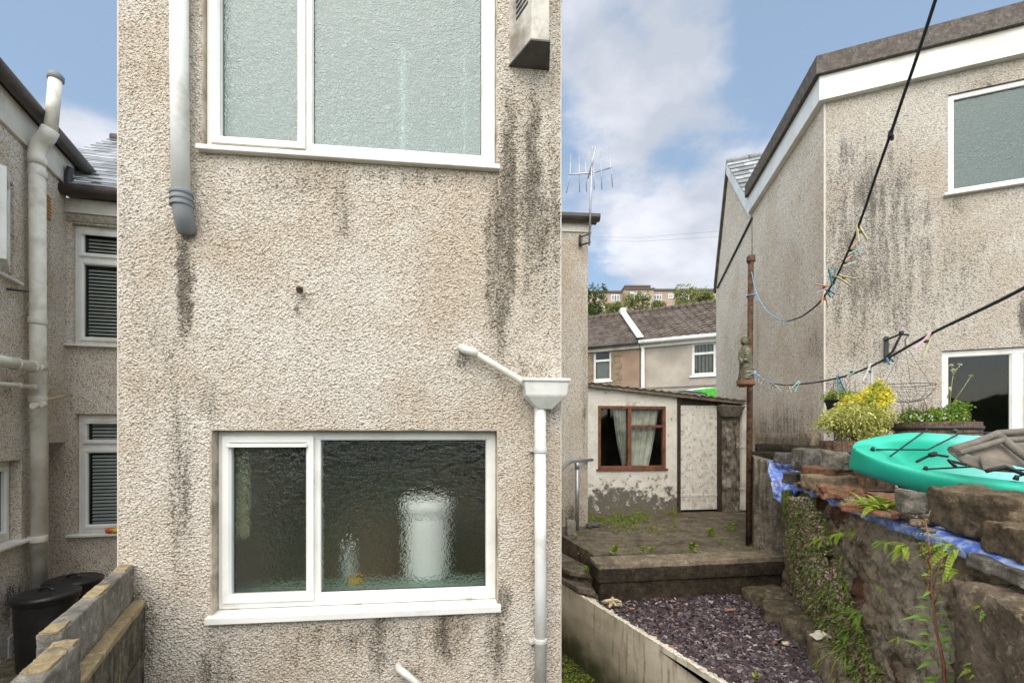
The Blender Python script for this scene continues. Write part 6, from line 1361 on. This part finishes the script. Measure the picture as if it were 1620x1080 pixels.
def far_house(nm, lb, x0, x1, m, win, wl):
    t_ = thing(nm, BT.pt((bu(x0)+bu(x1))/2, 0, -1), lb, 'house', 'terraced houses beyond the shed'); u0, u1 = bu(x0), bu(x1)
    op = BT.rect(*win); bm = BM(); wall_surf(bm, BT, u0, u1, -.7, ez, [op], -.25); obj('wall', bm, m, t_)
    h_ = op[3]-op[2]; tz_ = op[2]+h_*.66
    window(t_, BT, op[0], op[1], op[2], op[3], [(op[0]+.06, op[1]-.06, tz_+.03, op[3]-.06, False), (op[0]+.06, op[1]-.06, op[2]+.06, tz_-.03, False)], G_CL, -.08, .09, (.06, .06, .07), bars=[(op[0]+.06, op[1]-.06, tz_-.04, tz_+.04)], label=wl)
    b = BM(); pr = None; n_ = 60
    for i in range(n_+1):
        u = op[0]+.1+(op[1]-op[0]-.2)*i/n_; dd = -.22-.04*math.sin(i*1.3)
        zt6 = op[3]-.08 if 'slatted' in wl else tz_-.02
        cur = [b.verts.new(BT.pt(u, op[2]+.08, dd)), b.verts.new(BT.pt(u, zt6, dd))]
        if pr and not ('slatted' in wl and (i//4) % 3 == 2): b.faces.new((pr[0], cur[0], cur[1], pr[1]))
        pr = cur
    obj('curtain', b, simple('curtain_cloth', (.55, .55, .50), .9) if 'slatted' not in wl else simple('blind_cloth', (.50, .47, .36), .9), t_)
    room('room', BT, u0+.1, u1-.1, 2.7, ez-.2, -.27, -2, GAP, t_)
    b = BM(); tiled(b, BT.pt(u0, ez-.02, .28), BT.pt(u1, ez-.02, .28), upv*1.1+Vector((0, 0, ridge_h)), 15); obj('tiled_roof', b, TILE, t_)
    b = BM(); A_ = BT.pt(u0, ez-.02, .28)+upv*1.1+Vector((0, 0, ridge_h+.06)); B_ = BT.pt(u1, ez-.02, .28)+upv*1.1+Vector((0, 0, ridge_h+.06)); nR = 14
    for i in range(nR): tube(b, [A_.lerp(B_, i/nR), A_.lerp(B_, (i+.97)/nR)], [.11, .13], 8)
    obj('ridge_tiles', b, simple('ridge_tile', (.10, .075, .06), .85, .3, 8), t_)
    b = BM(); bk0, bk1 = BT.pt(u0, 0, .28)+upv*2.2, BT.pt(u1, 0, .28)+upv*2.2; v = [b.verts.new(q_) for q_ in (A_, B_, Vector((bk1.x, bk1.y, ez)), Vector((bk0.x, bk0.y, ez)))]; b.faces.new(v); obj('rear_slope', b, TILE, t_)
    b = BM(); fbox(b, BT, u0, u1, ez-.22, ez-.03, 0, .12); obj('fascia', b, PWD, t_)
    b = BM(); tube(b, [BT.pt(u0, ez-.04, .30), BT.pt(u1, ez-.04, .30)], .07, 8); obj('gutter', b, BROWN if m.name.startswith('brown') else PW, t_)
    return t_, op
def flatroughcast(nm, a, b_): return simple(nm, a, .9, .18, 1.2, 1.0, 22, dirt=b_, dirtamt=.5)
h1, o1 = far_house('terraced_house', 'distant terraced house in brown pebble-dash with stone-edged white window', 850, 1012, flatroughcast('brown_dash', (.29, .195, .135), (.18, .12, .085)), (938, 553, 967, 602), 'white window with net curtain')
b = BM(); S_ = stone('quoin_stone', [(.24, .18, .115), (.30, .24, .16)], mossamt=.05, darkamt=.3, scale=2)
ou0, ou1 = o1[0], o1[1]
for i in range(7):
    z = o1[2]-.25+i*(o1[3]-o1[2]+.4)/7; dzz = (o1[3]-o1[2]+.4)/7-.012; wd_ = .22+.08*(i % 2)
    fbox(b, BT, ou0-wd_, ou0-.001, z, z+dzz, .0, .03)
obj('quoins', b, S_, h1); b = BM()
for i in range(7):
    z = o1[2]-.25+i*(o1[3]-o1[2]+.4)/7; dzz = (o1[3]-o1[2]+.4)/7-.012; wd_ = .22+.08*(i % 2)
    fbox(b, BT, ou1+.001, ou1+wd_+.1, z, z+dzz, .0, .03)
obj('quoins', b, S_, h1)
h2, o2 = far_house('terraced_house', 'distant terraced house in grey render with white slatted-blind window and pale gutter', 1013, 1190, flatroughcast('grey_dash', (.37, .325, .27), (.26, .23, .19)), (1094, 540, 1133, 593), 'white window with slatted blinds')
b = BM(); bx = bu(1018)
tube(b, [BT.pt(bx, -.7, .1), BT.pt(bx, ez-.1, .1)], .06, 10); obj('downpipe', b, PW, h2)
b = BM(); fbox(b, BT, bu(1013), bu(1015.5), -.7, ez-.25, 0, .03); fbox(b, BT, bu(1015.6), bu(1190), BT.uv(1060, 613)[1], BT.uv(1060, 611)[1], .0, .03); obj('render_joint', b, simple('joint_grey', (.22, .2, .17), .9), h2)
b = BM(); A_ = BT.pt(bu(1016), ez+.02, .34); sl = upv*1.1+Vector((0, 0, ridge_h)); 
for i in range(15):
    a0 = A_+sl*(i/15)+Vector((0, 0, .10)); a1 = A_+sl*((i+1.05)/15)+Vector((0, 0, .06)); e = Vector((BT.u.x, BT.u.y, 0))*.12; q3 = Vector((0, 0, .05)); hexa(b, [a0-e, a0+e, a1+e, a1-e, a0-e+q3, a0+e+q3, a1+e+q3, a1-e+q3])
rock(b, TR(A_+sl+Vector((0, 0, .12))), (.26, .25, .28), .03, 4, 3, .2, 1)
obj('verge_strip', b, simple('white_mortar', (.62, .61, .60), .8, .1, 5), h2)
# lorry behind the shed
VY = 12.0
vt = thing('parked_lorry', (5.6, 13.2, 0), 'white lorry with bright green stripe, only its roof edge showing over the shed', 'lorry')
b = BM(); x0, x1 = (1045-810)/F*VY, 9.4; zt7 = EYE+78/F*VY
prof = [(x0, .7), (x0, 2.5), (x0+.35, zt7-.12), (x0+1.1, zt7-.02), (x1, zt7+.04), (x1, .7)]
fa = [b.verts.new((x, VY, z)) for x, z in prof]; fb = [b.verts.new((x, VY+2.3, z)) for x, z in prof]; b.faces.new(fa); b.faces.new(fb[::-1])
for i in range(6): b.faces.new((fa[i], fb[i], fb[(i+1) % 6], fa[(i+1) % 6]))
obj('box_body', b, simple('lorry_white', (.75, .76, .75), .35, .02), vt, bevel=.03)
b = BM(); v = [b.verts.new((x, VY-.006, z)) for x, z in ((P(1085, 0, VY).x, zt7-.10), (x1, zt7+.02-.06), (x1, 2.0), (P(1100, 0, VY).x, 2.0), (P(1108, 0, VY).x, zt7-.22))]; 
b.free()
def strip(pts_, m, nm):
    b = BM(); b.faces.new([b.verts.new((P(x, 0, VY).x, VY-.006, EYE+(HY-y)/F*VY)) for x, y in pts_]); obj(nm, b, m, vt)
strip([(1062, 619), (1085, 617), (1110, 619.5), (1128, 626), (1128, 650), (1050, 650), (1050, 622)], simple('lorry_grey', (.07, .09, .10), .4), 'grey_panel')
b = BM(); b.faces.new([b.verts.new((P(x, 0, VY).x, VY-.010, EYE+(HY-y)/F*VY)) for x, y in ((1095, 616.5), (1136, 613), (1160, 613), (1160, 650), (1126, 650), (1118, 622))]); obj('green_panel', b, simple('lorry_green', (.08, .62, .03), .4), vt)
for x in (4.6, 8.5): b = BM(); tube(b, [(x, VY+.05, .5), (x, VY+.35, .5)], .5, 24); obj('wheel', b, BLACKP, vt)
b = BM(); box(b, x0+.3, x1-.3, VY+.3, VY+2, .4, .7); obj('chassis', b, BLACKP, vt)
struct(obj('back_lane', (lambda b: (poly_slab(b, [(-3, 8.9), (14, 8.9), (14, 15.2), (-3, 18)], -.74, -.004), b)[1])(BM()), stone('lane_tarmac', [(.05, .05, .05), (.07, .068, .065)], mossamt=.2)))
# flats on the hill
FY = 95; ff = thing('block_of_flats', (30, 100, 18), 'long tan block of flats with white windows on the far hilltop', 'flats')
TANB = simple('tan_brickwork', (.36, .27, .21), .9, .12, .5, .2, 6); fx = lambda px: (px-810)/F*FY; fz = lambda py: EYE+(HY-py)/F*FY
b = BM(); box(b, fx(930), fx(985), FY, FY+10, 15, fz(463)); box(b, fx(985), fx(1032), FY-1.2, FY+10, 15, fz(461)); box(b, fx(1032), fx(1165), FY, FY+10, 15, fz(460)); box(b, fx(990), fx(1029), FY+.5, FY+9, fz(461)+.01, fz(453)); obj('wall', b, TANB, ff)
b = BM(); box(b, fx(929), fx(985)-.2, FY-.3, FY+10.3, fz(463)+.01, fz(463)+.35); box(b, fx(1032)+.2, fx(1166), FY-.3, FY+10.3, fz(460)+.01, fz(460)+.35); box(b, fx(984.4), fx(1032.6), FY-1.5, FY-.35, fz(461)+.01, fz(461)+.3); box(b, fx(989), fx(1030), FY+.2, FY+9.3, fz(453)+.01, fz(453)+.35); obj('roof_edge', b, simple('dark_roof_edge', (.10, .08, .07), .8), ff)
FG = simple('far_glass', (.12, .16, .20), .15)
for (x0, x1, y0, y1, dy) in ((967, 980, 466, 476, 0), (994, 1004, 465, 476, -1.2), (1013, 1023, 467, 476, -1.2), (1034, 1047, 466, 475, 0), (1057, 1066, 465, 472, 0), (1078, 1090, 465, 474, 0), (1098, 1104, 464, 470, 0), (955, 959, 481, 487, 0)):
    b = BM(); a, c_, e, f_ = fx(x0), fx(x1), fz(y1), fz(y0); YY = FY+dy; w_ = .14; m2 = (a+c_)/2
    box(b, a, c_, YY-.08, YY+.05, e, e+w_); box(b, a, c_, YY-.08, YY+.05, f_-w_, f_)
    for x in (a, a+(c_-a)/3-w_/2, a+2*(c_-a)/3-w_/2, c_-w_): box(b, x, x+w_, YY-.08, YY+.05, e+w_+.001, f_-w_-.001)
    wo_ = obj('window', b, PW, ff); b = BM(); box(b, a+.05, c_-.05, YY-.03, YY-.005, e+.05, f_-.05); obj('pane', b, FG, wo_)
def tree(px, pyt, pyb, wpx, Y, lb, m, n=1600, nbl=7, sd=0):
    random.seed(sd); sc_k = Y/F; top = P(px, pyt, Y); bot = P(px, pyb, Y); w2 = wpx*sc_k/2; H = top.z-bot.z; gzv = max(-.8, (Y-35)*.36)-1
    t_ = thing('tree', (top.x, Y, gzv), lb, 'tree', 'trees on the hill below the flats')
    bls = []
    for i in range(nbl): a = random.uniform(-1, 1); zz = random.uniform(.15, .8); bls.append((top.x+a*w2*.62, Y+random.uniform(-.5, .5)*w2, bot.z+H*zz, w2*random.uniform(.32, .5), w2*.5, H*random.uniform(.16, .28)))
    bls.append((top.x+random.uniform(-.1, .1)*w2, Y, bot.z+H*.80, w2*.38, w2*.4, H*.22))
    b = BM(); L_ = .011*Y*.42; crown(b, bls, n, L_, L_*.6, .35, 7, L_*1.2); obj('crown', b, m, t_)
    b = BM(); tube(b, [(top.x, Y, gzv), (top.x+.1, Y, bot.z), (top.x, Y, bot.z+H*.6)], [w2*.09, w2*.07, w2*.02], 8)
    for i in range(5): q_ = bls[i]; tube(b, [(top.x, Y, bot.z+H*.1), ((top.x+q_[0])/2, Y, bot.z+H*.3), (q_[0], q_[1], q_[2])], [w2*.04, w2*.03, w2*.01], 5)
    obj('trunk', b, TWIG, t_)
for a in ((938, 450, 505, 46, 40, 'dark green tree at the left end of the hilltop trees', DKG, 2600, 9, 1), (963, 480, 500, 40, 62, 'low bright bush-like tree in front of the left of the flats', GRD, 1500, 6, 2), (1008, 462, 498, 46, 66, 'mid-green tree in front of the raised middle of the flats', GRD, 2000, 8, 3), (1040, 474, 500, 30, 68, 'small tree right of the middle of the flats', GRD, 1200, 5, 4),
          (1075, 450, 494, 52, 64, 'tallest tree right of centre, hiding part of the flats', GRD, 2600, 9, 5), (1110, 457, 490, 56, 70, 'broad tree at the right end near the gable', GRD, 2400, 9, 6), (1145, 456, 492, 50, 72, 'tree mostly behind the right-hand gable', GRD, 1500, 7, 7)):
    tree(*a)
for (y0, y1, lb) in ((372, 362, 'upper faint overhead cable crossing the sky gap'), (378, 372, 'lower faint overhead cable crossing the sky gap')):
    b = BM(); tube(b, [P(880, y0+1, 30), P(1010, y0+4, 30), P(1180, y1, 30)], .010, 5); tag(obj('overhead_cable', b, METAL), lb, 'cable', 'overhead cables')

# ================================================================ behind the viewer: an unseen hedge added to darken the reflections in the panes
hg = thing('reflection_hedge', (0, -6, -.75), 'dark overgrown hedge behind the viewer closing the far end of the garden', 'hedge')
b = BM(); rock(b, TR((0, -6, .9)), (16, 1.6, 3.4), .30, 30, 1.3, .1, 3); obj('foliage', b, simple('hedge_green', (.05, .075, .025), .95, .6, 2.5, 1, 9), hg)
